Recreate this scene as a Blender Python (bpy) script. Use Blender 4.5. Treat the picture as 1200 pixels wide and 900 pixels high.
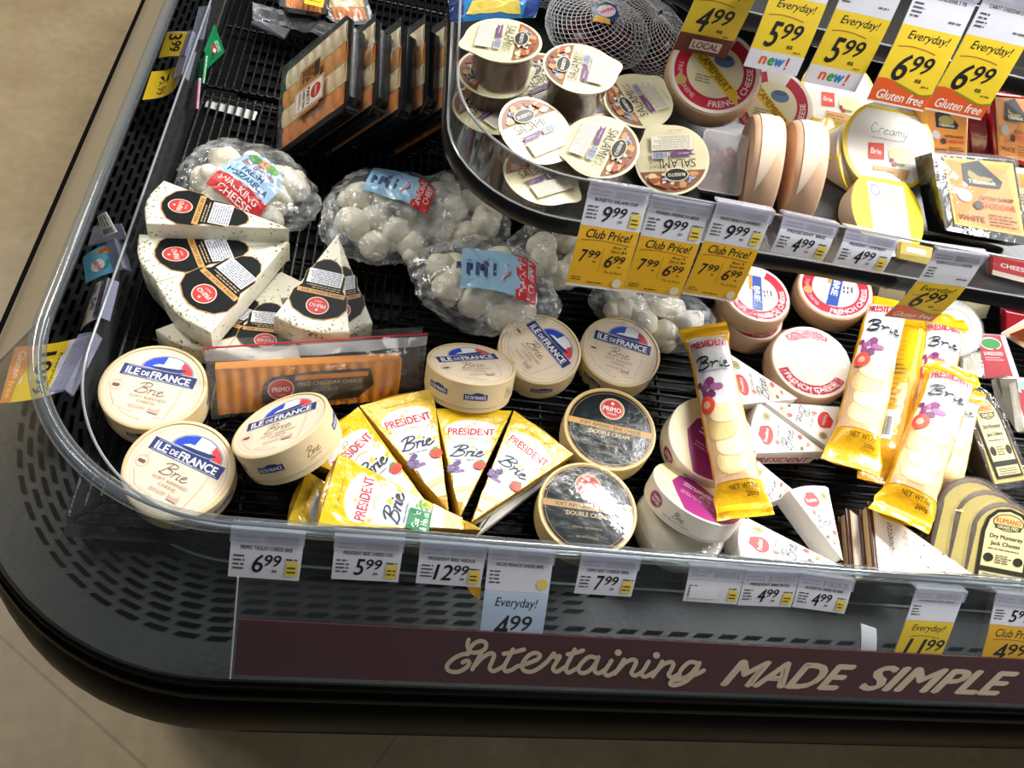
import bpy, bmesh, math, random
from mathutils import Vector as V, Matrix, geometry, noise

# ------------------------------------------------------------------ camera, light, exposure
SC = bpy.context.scene
COL = SC.collection
for o in list(bpy.data.objects):
    bpy.data.objects.remove(o)
CAMZ = 1.60
FOC = 900.0
RX = V((0.97044434, 0.11809021, 0.21045781))      # world X, Y, Z axes seen in camera space (x right, y down, z forward)
RY = V((-0.01695642, -0.83657044, 0.54759692))
RZ = V((0.24072862, -0.53498094, -0.80984266))
cam_d = bpy.data.cameras.new('camera')
cam_d.sensor_width = 36.0
cam_d.lens = 36.0 * FOC / 1200.0
cam_d.clip_start = 0.02
cam = bpy.data.objects.new('camera', cam_d)
COL.objects.link(cam)
cr = V((RX.x, RY.x, RZ.x)); cd = V((RX.y, RY.y, RZ.y)); cf = V((RX.z, RY.z, RZ.z))
cam.matrix_world = Matrix(((cr.x, -cd.x, -cf.x, 0), (cr.y, -cd.y, -cf.y, 0), (cr.z, -cd.z, -cf.z, CAMZ), (0, 0, 0, 1)))
SC.camera = cam

SC.view_settings.view_transform = 'Standard'
SC.view_settings.look = 'None'
SC.view_settings.gamma = 1.0
SC.view_settings.use_curve_mapping = False
SC.view_settings.exposure = 0.0

world = bpy.data.worlds.new('store_ambience')
world.use_nodes = True
SC.world = world
wb = world.node_tree.nodes['Background']
wb.inputs[0].default_value = (0.92, 0.96, 1.0, 1)
wb.inputs[1].default_value = 0.07

def area(name, loc, target, sx, sy, power, color=(1, 1, 1)):
    ld = bpy.data.lights.new(name, 'AREA')
    ld.shape = 'RECTANGLE'; ld.size = sx; ld.size_y = sy; ld.energy = power; ld.color = color
    ob = bpy.data.objects.new(name, ld)
    COL.objects.link(ob)
    ob.location = loc
    d = (V(target) - V(loc)).normalized()
    ob.rotation_euler = d.to_track_quat('-Z', 'Y').to_euler()
    return ob
area('canopy_light', (1.15, 0.80, 2.05), (0.90, 0.50, 0.8), 1.1, 0.24, 38, (1.0, 0.99, 0.98))
area('canopy_light', (0.30, 1.75, 2.2), (0.2, 0.7, 0.8), 1.2, 0.2, 10, (1.0, 0.99, 0.98))
area('shelf_light', (1.10, 0.675, 0.996), (1.08, 0.58, 0.75), 1.25, 0.02, 3.6, (1.0, 0.99, 0.98))
area('shelf_light', (1.00, 0.90, 1.150), (0.97, 0.78, 1.02), 1.0, 0.02, 2.2, (1.0, 0.99, 0.98))
area('floor_fill_light', (1.05, 2.3, 3.4), (-0.8, 1.0, 0.0), 0.3, 0.9, 66, (1.0, 0.96, 0.89))
area('floor_fill_light', (-2.3, 2.3, 3.2), (-1.3, 1.2, 0.0), 0.8, 0.8, 66, (1.0, 0.93, 0.82))  # added fill lamp, brightens the floor left of the case
area('floor_fill_light', (-1.5, 0.75, 2.9), (0.0, 0.5, 0.7), 0.4, 0.4, 8, (0.98, 0.98, 1.0))
area('floor_fill_light', (0.8, -0.40, 1.95), (0.6, 0.2, 0.75), 0.5, 0.3, 3.4, (1.0, 0.97, 0.93))  # added fill lamp hung low near the camera to brighten the sign

# ------------------------------------------------------------------ projection helpers (pixels of the 1200x900 frame)
def ray(px, py):
    c = V(((px - 600) / FOC, (py - 450) / FOC, 1.0))
    return V((RX.dot(c), RY.dot(c), RZ.dot(c)))
def P(px, py, d):
    """point at depth d below the camera seen at a pixel"""
    r = ray(px, py)
    r = r * (-d / r.z)
    return V((r.x, r.y, CAMZ - d))
def HIT(px, py, pt, n):
    r = ray(px, py); o = V((0, 0, CAMZ))
    return o + r * ((V(pt) - o).dot(n) / r.dot(n))

# ------------------------------------------------------------------ materials
def lin(c):
    def f(u): return u / 12.92 if u <= 0.04045 else ((u + 0.055) / 1.055) ** 2.4
    if isinstance(c, str):
        c = tuple(int(c[i:i + 2], 16) / 255 for i in (0, 2, 4))
    return (f(c[0]), f(c[1]), f(c[2]), 1.0)
MC = {}
def mat(col, rough=0.55, bump=0.0, bscale=60.0, metal=0.0, spec=0.5, coat=0.0, var=0.06, vscale=35.0):
    key = (col, rough, bump, bscale, metal, spec, coat, var, vscale)
    if key in MC: return MC[key]
    m = bpy.data.materials.new('surface_' + str(col))
    m.use_nodes = True
    nt = m.node_tree; b = nt.nodes['Principled BSDF']
    base = lin(col)
    b.inputs['Roughness'].default_value = rough
    b.inputs['Metallic'].default_value = metal
    b.inputs['Specular IOR Level'].default_value = spec
    b.inputs['Coat Weight'].default_value = coat
    b.inputs['Coat Roughness'].default_value = 0.08
    tc = nt.nodes.new('ShaderNodeTexCoord')
    nz = nt.nodes.new('ShaderNodeTexNoise'); nz.inputs['Scale'].default_value = vscale; nz.inputs['Detail'].default_value = 3
    nt.links.new(tc.outputs['Object'], nz.inputs['Vector'])
    mx = nt.nodes.new('ShaderNodeMix'); mx.data_type = 'RGBA'
    mx.inputs[6].default_value = tuple(v * (1 - var) for v in base[:3]) + (1,)
    mx.inputs[7].default_value = tuple(min(1, v * (1 + var)) for v in base[:3]) + (1,)
    nt.links.new(nz.outputs['Fac'], mx.inputs[0])
    nt.links.new(mx.outputs[2], b.inputs['Base Color'])
    if bump > 0:
        n2 = nt.nodes.new('ShaderNodeTexNoise'); n2.inputs['Scale'].default_value = bscale; n2.inputs['Detail'].default_value = 4
        nt.links.new(tc.outputs['Object'], n2.inputs['Vector'])
        bp = nt.nodes.new('ShaderNodeBump'); bp.inputs['Strength'].default_value = bump; bp.inputs['Distance'].default_value = 0.004
        nt.links.new(n2.outputs['Fac'], bp.inputs['Height'])
        nt.links.new(bp.outputs['Normal'], b.inputs['Normal'])
        if coat > 0: nt.links.new(bp.outputs['Normal'], b.inputs['Coat Normal'])
    MC[key] = m
    return m
def clear(name, tint=(0.96, 0.97, 0.97), rough=0.04, ior=1.5, haze=0.0, hazecol=(0.7, 0.72, 0.74), bump=0.0, bscale=40, hvar=0.0):
    """thin clear plastic: see-through with fresnel reflection and a little haze"""
    if name in MC: return MC[name]
    m = bpy.data.materials.new(name); m.use_nodes = True
    nt = m.node_tree; nt.nodes.clear()
    out = nt.nodes.new('ShaderNodeOutputMaterial')
    tr = nt.nodes.new('ShaderNodeBsdfTransparent'); tr.inputs[0].default_value = (*tint, 1)
    gl = nt.nodes.new('ShaderNodeBsdfGlossy'); gl.inputs['Roughness'].default_value = rough; gl.inputs[0].default_value = (0.95, 0.96, 0.97, 1)
    df = nt.nodes.new('ShaderNodeBsdfDiffuse'); df.inputs[0].default_value = (*hazecol, 1)
    fr = nt.nodes.new('ShaderNodeFresnel')
    ge = nt.nodes.new('ShaderNodeNewGeometry'); im = nt.nodes.new('ShaderNodeMapRange')
    im.inputs[3].default_value = ior; im.inputs[4].default_value = 1.0 / ior        # same reflectance from either side of a thin sheet
    nt.links.new(ge.outputs['Backfacing'], im.inputs[0]); nt.links.new(im.outputs[0], fr.inputs['IOR'])
    m1 = nt.nodes.new('ShaderNodeMixShader'); m2 = nt.nodes.new('ShaderNodeMixShader')
    m1.inputs[0].default_value = haze
    tc = nt.nodes.new('ShaderNodeTexCoord')
    if hvar > 0:
        nz = nt.nodes.new('ShaderNodeTexNoise'); nz.inputs['Scale'].default_value = bscale; nz.inputs['Detail'].default_value = 5
        nt.links.new(tc.outputs['Object'], nz.inputs['Vector'])
        mr = nt.nodes.new('ShaderNodeMapRange'); mr.inputs[1].default_value = 0.45; mr.inputs[2].default_value = 0.75
        mr.inputs[3].default_value = haze; mr.inputs[4].default_value = haze + hvar
        nt.links.new(nz.outputs['Fac'], mr.inputs[0]); nt.links.new(mr.outputs[0], m1.inputs[0])
    nt.links.new(tr.outputs[0], m1.inputs[1]); nt.links.new(df.outputs[0], m1.inputs[2])
    nt.links.new(fr.outputs[0], m2.inputs[0]); nt.links.new(m1.outputs[0], m2.inputs[1]); nt.links.new(gl.outputs[0], m2.inputs[2])
    if bump > 0:
        n2 = nt.nodes.new('ShaderNodeTexNoise'); n2.inputs['Scale'].default_value = bscale; n2.inputs['Detail'].default_value = 3
        nt.links.new(tc.outputs['Object'], n2.inputs['Vector'])
        bp = nt.nodes.new('ShaderNodeBump'); bp.inputs['Strength'].default_value = bump; bp.inputs['Distance'].default_value = 0.006
        nt.links.new(n2.outputs['Fac'], bp.inputs['Height'])
        nt.links.new(bp.outputs['Normal'], gl.inputs['Normal']); nt.links.new(bp.outputs['Normal'], fr.inputs['Normal'])
    nt.links.new(m2.outputs[0], out.inputs[0])
    MC[name] = m
    return m
def herb_mat():
    if 'herb' in MC: return MC['herb']
    m = bpy.data.materials.new('herb_speckled_cheese'); m.use_nodes = True
    nt = m.node_tree; b = nt.nodes['Principled BSDF']; b.inputs['Roughness'].default_value = 0.35
    tc = nt.nodes.new('ShaderNodeTexCoord')
    nz = nt.nodes.new('ShaderNodeTexNoise'); nz.inputs['Scale'].default_value = 230; nz.inputs['Detail'].default_value = 2
    n3 = nt.nodes.new('ShaderNodeTexNoise'); n3.inputs['Scale'].default_value = 26; n3.inputs['Detail'].default_value = 2
    nt.links.new(tc.outputs['Object'], nz.inputs['Vector']); nt.links.new(tc.outputs['Object'], n3.inputs['Vector'])
    ad = nt.nodes.new('ShaderNodeMath'); ad.operation = 'MULTIPLY_ADD'; ad.inputs[1].default_value = 0.35
    nt.links.new(n3.outputs['Fac'], ad.inputs[0]); nt.links.new(nz.outputs['Fac'], ad.inputs[2])
    cr_ = nt.nodes.new('ShaderNodeValToRGB')
    e = cr_.color_ramp.elements
    e[0].position = 0.80; e[0].color = lin('e9e6d2')
    e[1].position = 0.90; e[1].color = lin('4d4a33')
    x = e.new(0.84); x.color = lin('b3b393')
    nt.links.new(ad.outputs[0], cr_.inputs[0]); nt.links.new(cr_.outputs[0], b.inputs['Base Color'])
    bp = nt.nodes.new('ShaderNodeBump'); bp.inputs['Strength'].default_value = 0.25; bp.inputs['Distance'].default_value = 0.003
    nt.links.new(n3.outputs['Fac'], bp.inputs['Height']); nt.links.new(bp.outputs['Normal'], b.inputs['Normal'])
    MC['herb'] = m
    return m
def foil(col, rough=0.22, bump=0.5, bscale=70, coat=0.0, metal=0.0, spec=0.8):
    return mat(col, rough, bump, bscale, metal, spec, coat, 0.05)

# ------------------------------------------------------------------ mesh builder
class MB:
    def __init__(s):
        s.v = []; s.f = []; s.fm = []; s.sm = []; s.mats = []
    def mi(s, m):
        if m not in s.mats: s.mats.append(m)
        return s.mats.index(m)
    def add(s, vs, fs, m, smooth=False, M=None):
        b = len(s.v); k = s.mi(m)
        for p in vs:
            p = V(p)
            s.v.append(M @ p if M else p)
        for f in fs:
            s.f.append([b + i for i in f]); s.fm.append(k); s.sm.append(smooth)
        return s
    def box(s, c, size, m, M=None):
        x, y, z = (q / 2 for q in size); c = V(c)
        vs = [c + V((i * x, j * y, k * z)) for i in (-1, 1) for j in (-1, 1) for k in (-1, 1)]
        return s.add(vs, [(0, 1, 3, 2), (4, 6, 7, 5), (0, 4, 5, 1), (2, 3, 7, 6), (0, 2, 6, 4), (1, 5, 7, 3)], m, False, M)
    def prism(s, poly, vec, m, inset=0.0, bev=0.0, side=None):
        """polygon extruded by vec; bev rounds both rims"""
        n = len(poly); c = sum(poly, V()) / n; vec = V(vec)
        rings = [(0.0, 0.0)]
        if bev > 0:
            h = vec.length; t = min(0.45, bev / h)
            rings = [(bev, 0.0), (bev * 0.3, t * 0.3), (0.0, t), (0.0, 1 - t), (bev * 0.3, 1 - t * 0.3), (bev, 1.0)]
        else:
            rings = [(0.0, 0.0), (0.0, 1.0)]
        vs = []
        for ins, t in rings:
            for i, p in enumerate(poly):
                a = (poly[i - 1] - p); b = (poly[(i + 1) % n] - p)
                d = a.normalized() + b.normalized()
                if d.length < 0.05 or d.dot(c - p) < 0: d = (c - p)
                d = d.normalized()
                sn = max(0.35, abs(a.normalized().cross(b.normalized()).length) ** 0.5)
                vs.append(p + d * (ins / sn) + vec * t)
        R = len(rings); fs = []
        for r in range(R - 1):
            for i in range(n):
                fs.append((r * n + i, r * n + (i + 1) % n, (r + 1) * n + (i + 1) % n, (r + 1) * n + i))
        s.add(vs, fs, side or m, bev > 0)
        s.add(vs[:n], [tuple(range(n))], m, False)
        s.add(vs[-n:], [tuple(range(n - 1, -1, -1))], side or m, False)
        return s
    def lathe(s, prof, n, m, M=None, smooth=True, a0=0.0):
        vs = []; fs = []; L = len(prof)
        for i in range(n):
            a = a0 + 2 * math.pi * i / n
            for r, z in prof: vs.append(V((r * math.cos(a), r * math.sin(a), z)))
        for i in range(n):
            j = (i + 1) % n
            for k in range(L - 1): fs.append((i * L + k, j * L + k, j * L + k + 1, i * L + k + 1))
        return s.add(vs, fs, m, smooth, M)
    def tube(s, pts, r, m, n=8, closed=False, cap=True, sx=1.0):
        pts = [V(p) for p in pts]; L = len(pts); vs = []; fs = []
        up = V((0, 0, 1))
        for i, p in enumerate(pts):
            a = pts[(i - 1) % L] if (closed or i > 0) else p
            b = pts[(i + 1) % L] if (closed or i < L - 1) else p
            t = (b - a).normalized()
            q = up if abs(t.dot(up)) < 0.95 else V((1, 0, 0))
            x = t.cross(q).normalized(); y = x.cross(t).normalized()
            for k in range(n):
                an = 2 * math.pi * k / n + math.pi / n
                vs.append(p + x * (math.cos(an) * r * sx) + y * (math.sin(an) * r))
        for i in range(L if closed else L - 1):
            for k in range(n):
                j = (i + 1) % L
                fs.append((i * n + k, i * n + (k + 1) % n, j * n + (k + 1) % n, j * n + k))
        if cap and not closed:
            fs.append(tuple(range(n - 1, -1, -1))); fs.append(tuple((L - 1) * n + k for k in range(n)))
        return s.add(vs, fs, m, n > 4)
    def sheet(s, fn, nu, nv, m, smooth=True, closeu=False):
        vs = [fn(i / nu, j / nv) for i in range(nu + (0 if closeu else 1)) for j in range(nv + 1)]
        fs = []; N = nu if closeu else nu + 1
        for i in range(nu):
            for j in range(nv):
                a = i; b = (i + 1) % N
                fs.append((a * (nv + 1) + j, b * (nv + 1) + j, b * (nv + 1) + j + 1, a * (nv + 1) + j + 1))
        return s.add(vs, fs, m, smooth)
    def ico(s, c, r, m, sub=2, fn=None, scale=(1, 1, 1), M=None):
        bm = bmesh.new(); bmesh.ops.create_icosphere(bm, subdivisions=sub, radius=1.0)
        vs = []
        for w in bm.verts:
            p = w.co.copy()
            k = fn(p) if fn else 1.0
            vs.append(V(c) + V((p.x * r * scale[0] * k, p.y * r * scale[1] * k, p.z * r * scale[2] * k)))
        fs = [tuple(q.index for q in f.verts) for f in bm.faces]
        bm.free()
        return s.add(vs, fs, m, True, M)
    def data(s, name, M=None):
        me = bpy.data.meshes.new(name)
        vs = [(M @ p) if M else p for p in s.v]
        me.from_pydata([tuple(p) for p in vs], [], s.f)
        for m in s.mats: me.materials.append(m)
        me.polygons.foreach_set('material_index', s.fm)
        me.polygons.foreach_set('use_smooth', s.sm)
        me.update()
        if any(s.sm): me.set_sharp_from_angle(angle=math.radians(40))
        return me

def link(name, me, parent=None, label=None, M=None):
    o = bpy.data.objects.new(name, me); COL.objects.link(o)
    if parent is not None: o.parent = parent
    if M is not None: o.matrix_local = M
    if label: o['label'] = label
    return o
def frame(o, x, z):
    x = V(x).normalized(); z = V(z).normalized()
    y = z.cross(x).normalized(); x = y.cross(z).normalized()
    return Matrix(((x.x, y.x, z.x, o.x), (x.y, y.y, z.y, o.y), (x.z, y.z, z.z, o.z), (0, 0, 0, 1)))
class T:
    """a thing: an Empty at its base whose children are its parts"""
    def __init__(s, name, label, cat, M=None, group=None, loc=None):
        s.o = bpy.data.objects.new(name, None); COL.objects.link(s.o)
        s.o.empty_display_size = 0.02
        s.M = M if M is not None else Matrix.Translation(V(loc) if loc else V())
        s.o.matrix_world = s.M
        s.inv = s.M.inverted()
        s.o['label'] = label; s.o['category'] = cat
        if group: s.o['group'] = group
    def part(s, name, mb, label=None, parent=None, world=False):
        me = mb if isinstance(mb, bpy.types.Mesh) else mb.data(name, s.inv if world else None)
        return link(name, me, parent or s.o, label)
def single(name, mb, label, cat, group=None, kind=None, loc=None):
    loc = V(loc) if loc else V()
    o = link(name, mb.data(name, Matrix.Translation(-loc)))
    o.location = loc
    o['label'] = label; o['category'] = cat
    if group: o['group'] = group
    if kind: o['kind'] = kind
    return o
def copy_thing(root, M, label):
    r = root.copy(); COL.objects.link(r); r.matrix_world = M; r['label'] = label
    for ch in root.children:
        c = ch.copy(); COL.objects.link(c); c.parent = r
        for g in ch.children:
            q = g.copy(); COL.objects.link(q); q.parent = c
    return r

# ------------------------------------------------------------------ printed labels: 2D layers laid on a surface
TXT = {}
def text_tris(s, shear=0.0, bold=0.0):
    key = (s, shear, bold)
    if key in TXT: return TXT[key]
    if bold > 0:       # embolden by overprinting, so that counters stay open
        tr, x0, x1, y0, y1 = text_tris(s, shear, 0.0)
        out = [[(x + dx, y + dy) for x, y in t] for dx, dy in ((-bold, 0), (bold, 0), (0, bold * .7), (0, -bold * .7)) for t in tr]
        TXT[key] = (out, x0 - bold, x1 + bold, y0 - bold * .7, y1 + bold * .7)
        return TXT[key]
    cu = bpy.data.curves.new('lettering', 'FONT')
    cu.body = s; cu.size = 1.0; cu.shear = shear; cu.resolution_u = 3; cu.fill_mode = 'FRONT'
    ob = bpy.data.objects.new('lettering', cu)
    me = bpy.data.meshes.new_from_object(ob)
    tris = []
    me.calc_loop_triangles()
    for t in me.loop_triangles:
        tris.append([(me.vertices[i].co.x, me.vertices[i].co.y) for i in t.vertices])
    bpy.data.objects.remove(ob); bpy.data.curves.remove(cu); bpy.data.meshes.remove(me)
    xs = [p[0] for t in tris for p in t] or [0, 1]; ys = [p[1] for t in tris for p in t] or [0, 1]
    TXT[key] = (tris, min(xs), max(xs), min(ys), max(ys))
    return TXT[key]
def smooth_pts(pts, n=5):
    if len(pts) < 3: return pts
    out = []
    for i in range(len(pts) - 1):
        p0 = pts[max(0, i - 1)]; p1 = pts[i]; p2 = pts[i + 1]; p3 = pts[min(len(pts) - 1, i + 2)]
        for k in range(n):
            t = k / n
            out.append(tuple(0.5 * (2 * p1[a] + (p2[a] - p0[a]) * t + (2 * p0[a] - 5 * p1[a] + 4 * p2[a] - p3[a]) * t * t + (3 * p1[a] - p0[a] - 3 * p2[a] + p3[a]) * t ** 3) for a in (0, 1)))
    out.append(pts[-1])
    return out
BRIE = [[(.22, .95), (.13, .5), (.02, .04)], [(.0, .8), (.16, 1.0), (.37, .98), (.40, .76), (.18, .55), (.36, .48), (.38, .22), (.2, .03), (.0, .12)],
        [(.44, .5), (.50, .40), (.46, .05)], [(.48, .3), (.56, .48), (.63, .42)], [(.69, .48), (.65, .1), (.74, .1)], [(.71, .68), (.72, .70)],
        [(.78, .25), (.92, .38), (.88, .50), (.79, .38), (.80, .08), (.90, .05), (1.02, .2)]]
class D:
    def __init__(s): s.L = []
    def tris(s, t, col, **k):
        s.L.append((t, col if not isinstance(col, str) else mat(col, k.get('rough', 0.45))))
        return s
    def poly(s, pts, col, **k):
        t = geometry.tessellate_polygon([[V((p[0], p[1], 0)) for p in pts]])
        return s.tris([[pts[i] for i in q] for q in t], col, **k)
    def rect(s, x0, y0, x1, y1, col, **k):
        return s.tris([[(x0, y0), (x1, y0), (x1, y1)], [(x0, y0), (x1, y1), (x0, y1)]], col, **k)
    def ell(s, cx, cy, rx, ry, col, n=36, a0=0, a1=2 * math.pi, **k):
        pts = [(cx + rx * math.cos(a0 + (a1 - a0) * i / n), cy + ry * math.sin(a0 + (a1 - a0) * i / n)) for i in range(n + 1)]
        return s.tris([[(cx, cy), pts[i], pts[i + 1]] for i in range(n)], col, **k)
    def ring(s, cx, cy, r0, r1, col, n=48, a0=0, a1=2 * math.pi, ky=1.0, **k):
        t = []
        for i in range(n):
            a = a0 + (a1 - a0) * i / n; b = a0 + (a1 - a0) * (i + 1) / n
            q = [(cx + r * math.cos(g), cy + ky * r * math.sin(g)) for r, g in ((r0, a), (r1, a), (r1, b), (r0, b))]
            t += [[q[0], q[1], q[2]], [q[0], q[2], q[3]]]
        return s.tris(t, col, **k)
    def stroke(s, pts, w, col, sm=True, **k):
        p = smooth_pts(pts) if sm else pts
        t = []
        for i in range(len(p) - 1):
            a, b = p[i], p[i + 1]
            dx, dy = b[0] - a[0], b[1] - a[1]; l = math.hypot(dx, dy) or 1e-9
            nx, ny = -dy / l * w / 2, dx / l * w / 2
            q = [(a[0] + nx, a[1] + ny), (a[0] - nx, a[1] - ny), (b[0] - nx, b[1] - ny), (b[0] + nx, b[1] + ny)]
            t += [[q[0], q[1], q[2]], [q[0], q[2], q[3]]]
        for c in (p if sm else [p[0], p[-1]]):
            o = [(c[0] + w / 2 * math.cos(2 * math.pi * j / 8), c[1] + w / 2 * math.sin(2 * math.pi * j / 8)) for j in range(8)]
            t += [[o[0], o[j], o[j + 1]] for j in range(1, 7)]
        return s.tris(t, col, **k)
    def text(s, st, cx, cy, w, h, col, rot=0.0, shear=0.0, bold=0.0, **k):
        """text fitted into a w x h box centred at (cx, cy); w or h may be None"""
        tris, x0, x1, y0, y1 = text_tris(st, shear, bold)
        kx = w / (x1 - x0) if w else None; ky = h / (y1 - y0) if h else None
        kx = kx or ky; ky = ky or kx
        mx, my = (x0 + x1) / 2, (y0 + y1) / 2
        c, sn = math.cos(rot), math.sin(rot)
        out = []
        for t in tris:
            q = []
            for x, y in t:
                a, b = (x - mx) * kx, (y - my) * ky
                q.append((cx + a * c - b * sn, cy + a * sn + b * c))
            out.append(q)
        return s.tris(out, col, **k)
    def arc(s, st, cx, cy, r, amid, h, col, inward=False, span=None, bold=0.0, **k):
        """text bent round a circle, amid = angle of its middle"""
        tris, x0, x1, y0, y1 = text_tris(st, 0, bold)
        ky = h / 0.72; W = (x1 - x0) * ky
        kx = ky if span is None else span * r / (x1 - x0)
        out = []
        for t in tris:
            q = []
            for x, y in t:
                a = (x - (x0 + x1) / 2) * kx / r; b = y * ky - h / 2
                if inward: g = amid + a; rr = r - b
                else: g = amid - a; rr = r + b
                q.append((cx + rr * math.cos(g), cy + rr * math.sin(g)))
            out.append(q)
        return s.tris(out, col, **k)
    def script(s, cx, cy, w, h, col, th, rot=0.0, shear=0.25, strokes=BRIE):
        c, sn = math.cos(rot), math.sin(rot)
        for stv in strokes:
            pts = []
            for x, y in stv:
                a = (x - 0.5) * w + (y - 0.5) * h * shear; b = (y - 0.5) * h
                pts.append((cx + a * c - b * sn, cy + a * sn + b * c))
            s.stroke(pts, th, col)
        return s
    def bars(s, x0, y0, x1, y1, col='26262a', seed=1):
        rnd = random.Random(seed); x = x0; t = []; u = (x1 - x0) / 60
        while x < x1:
            w = u * rnd.choice((1, 1, 2, 3))
            t += [[(x, y0), (min(x + w, x1), y0), (min(x + w, x1), y1)], [(x, y0), (min(x + w, x1), y1), (x, y1)]]
            x += w + u * rnd.choice((1, 1, 2))
        return s.tris(t, col)
    def fine(s, x0, y0, x1, y1, n, col='4a4a50', seed=3, fill=0.40, rot=0.0):
        """rows of print too small to read"""
        rnd = random.Random(seed); t = []; ph = (y1 - y0) / n
        cx, cy = (x0 + x1) / 2, (y0 + y1) / 2; c, sn = math.cos(rot), math.sin(rot)
        for i in range(n):
            y = y0 + ph * (i + 0.2); x = x0; xe = x1 - (x1 - x0) * rnd.random() * 0.25
            while x < xe:
                w = min(ph * (0.8 + 2.2 * rnd.random()), xe - x)
                q = [(x, y), (x + w, y), (x + w, y + ph * fill), (x, y + ph * fill)]
                q = [(cx + (a - cx) * c - (b - cy) * sn, cy + (a - cx) * sn + (b - cy) * c) for a, b in q]
                t += [[q[0], q[1], q[2]], [q[0], q[2], q[3]]]
                x += w + ph * 0.35
        return s.tris(t, col)
    def clip(s, axis, lo, hi):
        """keep only what lies between lo and hi along an axis"""
        for i, (ts, m) in enumerate(s.L):
            out = []
            for t in ts: out += fan(clip_poly(clip_poly(t, axis, lo, 1), axis, hi, -1))
            s.L[i] = (out, m)
        return s
    def emit(s, mb, fn, z0=0.0003, dz=0.00007, grid=None):
        z = z0
        for ts, m in s.L:
            if grid: ts = [q for t in ts for q in split(t, grid)]
            vs = []; fs = []
            for t in ts:
                area2 = (t[1][0] - t[0][0]) * (t[2][1] - t[0][1]) - (t[2][0] - t[0][0]) * (t[1][1] - t[0][1])
                if abs(area2) < 1e-9: continue
                if area2 < 0: t = [t[0], t[2], t[1]]
                b = len(vs); zz = z + (len(fs) % 12) * 2.5e-6      # keeps overlapping strokes off one another
                vs += [fn(p[0], p[1], zz) for p in t]; fs.append((b, b + 1, b + 2))
            mb.add(vs, fs, m)
            z += dz
        return mb
def clip_poly(p, ax, v, sg):
    out = []
    for i in range(len(p)):
        a = p[i]; b = p[(i + 1) % len(p)]
        da = (a[ax] - v) * sg; db = (b[ax] - v) * sg
        if da >= 0: out.append(a)
        if (da > 0 and db < 0) or (da < 0 and db > 0):
            t = da / (da - db); out.append((a[0] + (b[0] - a[0]) * t, a[1] + (b[1] - a[1]) * t))
    return out
def fan(p): return [[p[0], p[i], p[i + 1]] for i in range(1, len(p) - 1)]
def split(t, g):
    res = [list(t)]
    for ax in (0, 1):
        if not g[ax]: continue
        new = []
        for p in res:
            lo = min(q[ax] for q in p); hi = max(q[ax] for q in p)
            k0 = math.floor(lo / g[ax]); k1 = math.ceil(hi / g[ax])
            for k in range(k0, max(k1, k0 + 1)):
                c = clip_poly(clip_poly(p, ax, k * g[ax], 1), ax, (k + 1) * g[ax], -1) if k1 - k0 > 1 else p
                if len(c) >= 3: new.append(c)
        res = new
    return [q for p in res for q in fan(p)]
def planar(o, ux, uy, n):
    """map 2D label units to a flat surface: o + x*ux + y*uy, raised along n"""
    return lambda x, y, z: o + ux * x + uy * y + n * z
def cyl(R, z0, a0, sc=0.001):
    def f(x, y, z):
        a = a0 + x * sc / R
        return V(((R + z) * math.cos(a), (R + z) * math.sin(a), z0 + y * sc))
    return f
def disc_map(H, sc=0.001): return lambda x, y, z: V((x * sc, y * sc, H + z))

# ------------------------------------------------------------------ the setting: floor and refrigerated case
def floor_mat():
    m = bpy.data.materials.new('worn_tan_concrete'); m.use_nodes = True
    nt = m.node_tree; b = nt.nodes['Principled BSDF']; b.inputs['Roughness'].default_value = 0.42
    tc = nt.nodes.new('ShaderNodeTexCoord')
    n1 = nt.nodes.new('ShaderNodeTexNoise'); n1.inputs['Scale'].default_value = 3.0; n1.inputs['Detail'].default_value = 6; n1.inputs['Roughness'].default_value = 0.62
    n2 = nt.nodes.new('ShaderNodeTexNoise'); n2.inputs['Scale'].default_value = 40.0; n2.inputs['Detail'].default_value = 4
    r = nt.nodes.new('ShaderNodeValToRGB'); e = r.color_ramp.elements
    e[0].position = 0.30; e[0].color = lin('a5916f'); e[1].position = 0.70; e[1].color = lin('c3b08c')
    mx = nt.nodes.new('ShaderNodeMix'); mx.data_type = 'RGBA'; mx.blend_type = 'MULTIPLY'; mx.inputs[0].default_value = 0.30
    nt.links.new(tc.outputs['Object'], n1.inputs['Vector']); nt.links.new(tc.outputs['Object'], n2.inputs['Vector'])
    nt.links.new(n1.outputs['Fac'], r.inputs[0]); nt.links.new(r.outputs[0], mx.inputs[6]); nt.links.new(n2.outputs['Fac'], mx.inputs[7])
    br = nt.nodes.new('ShaderNodeTexBrick'); br.inputs['Scale'].default_value = 1.0
    br.inputs['Brick Width'].default_value = 2.3; br.inputs['Row Height'].default_value = 2.3; br.inputs['Mortar Size'].default_value = 0.0025
    br.offset = 0.0
    br.inputs['Color1'].default_value = (1, 1, 1, 1); br.inputs['Color2'].default_value = (1, 1, 1, 1); br.inputs['Mortar'].default_value = (0.72, 0.70, 0.66, 1)
    mp = nt.nodes.new('ShaderNodeMapping'); mp.inputs['Rotation'].default_value = (0, 0, 0.62)
    nt.links.new(tc.outputs['Object'], mp.inputs[0]); nt.links.new(mp.outputs[0], br.inputs['Vector'])
    m2 = nt.nodes.new('ShaderNodeMix'); m2.data_type = 'RGBA'; m2.blend_type = 'MULTIPLY'; m2.inputs[0].default_value = 1.0
    nt.links.new(mx.outputs[2], m2.inputs[6]); nt.links.new(br.outputs[0], m2.inputs[7]); nt.links.new(m2.outputs[2], b.inputs['Base Color'])
    return m
fl = MB().add([(-4, -3, 0), (4, -3, 0), (4, 5, 0), (-4, 5, 0)], [(0, 1, 2, 3)], floor_mat())
fo = link('floor', fl.data('floor')); fo['kind'] = 'structure'

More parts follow.
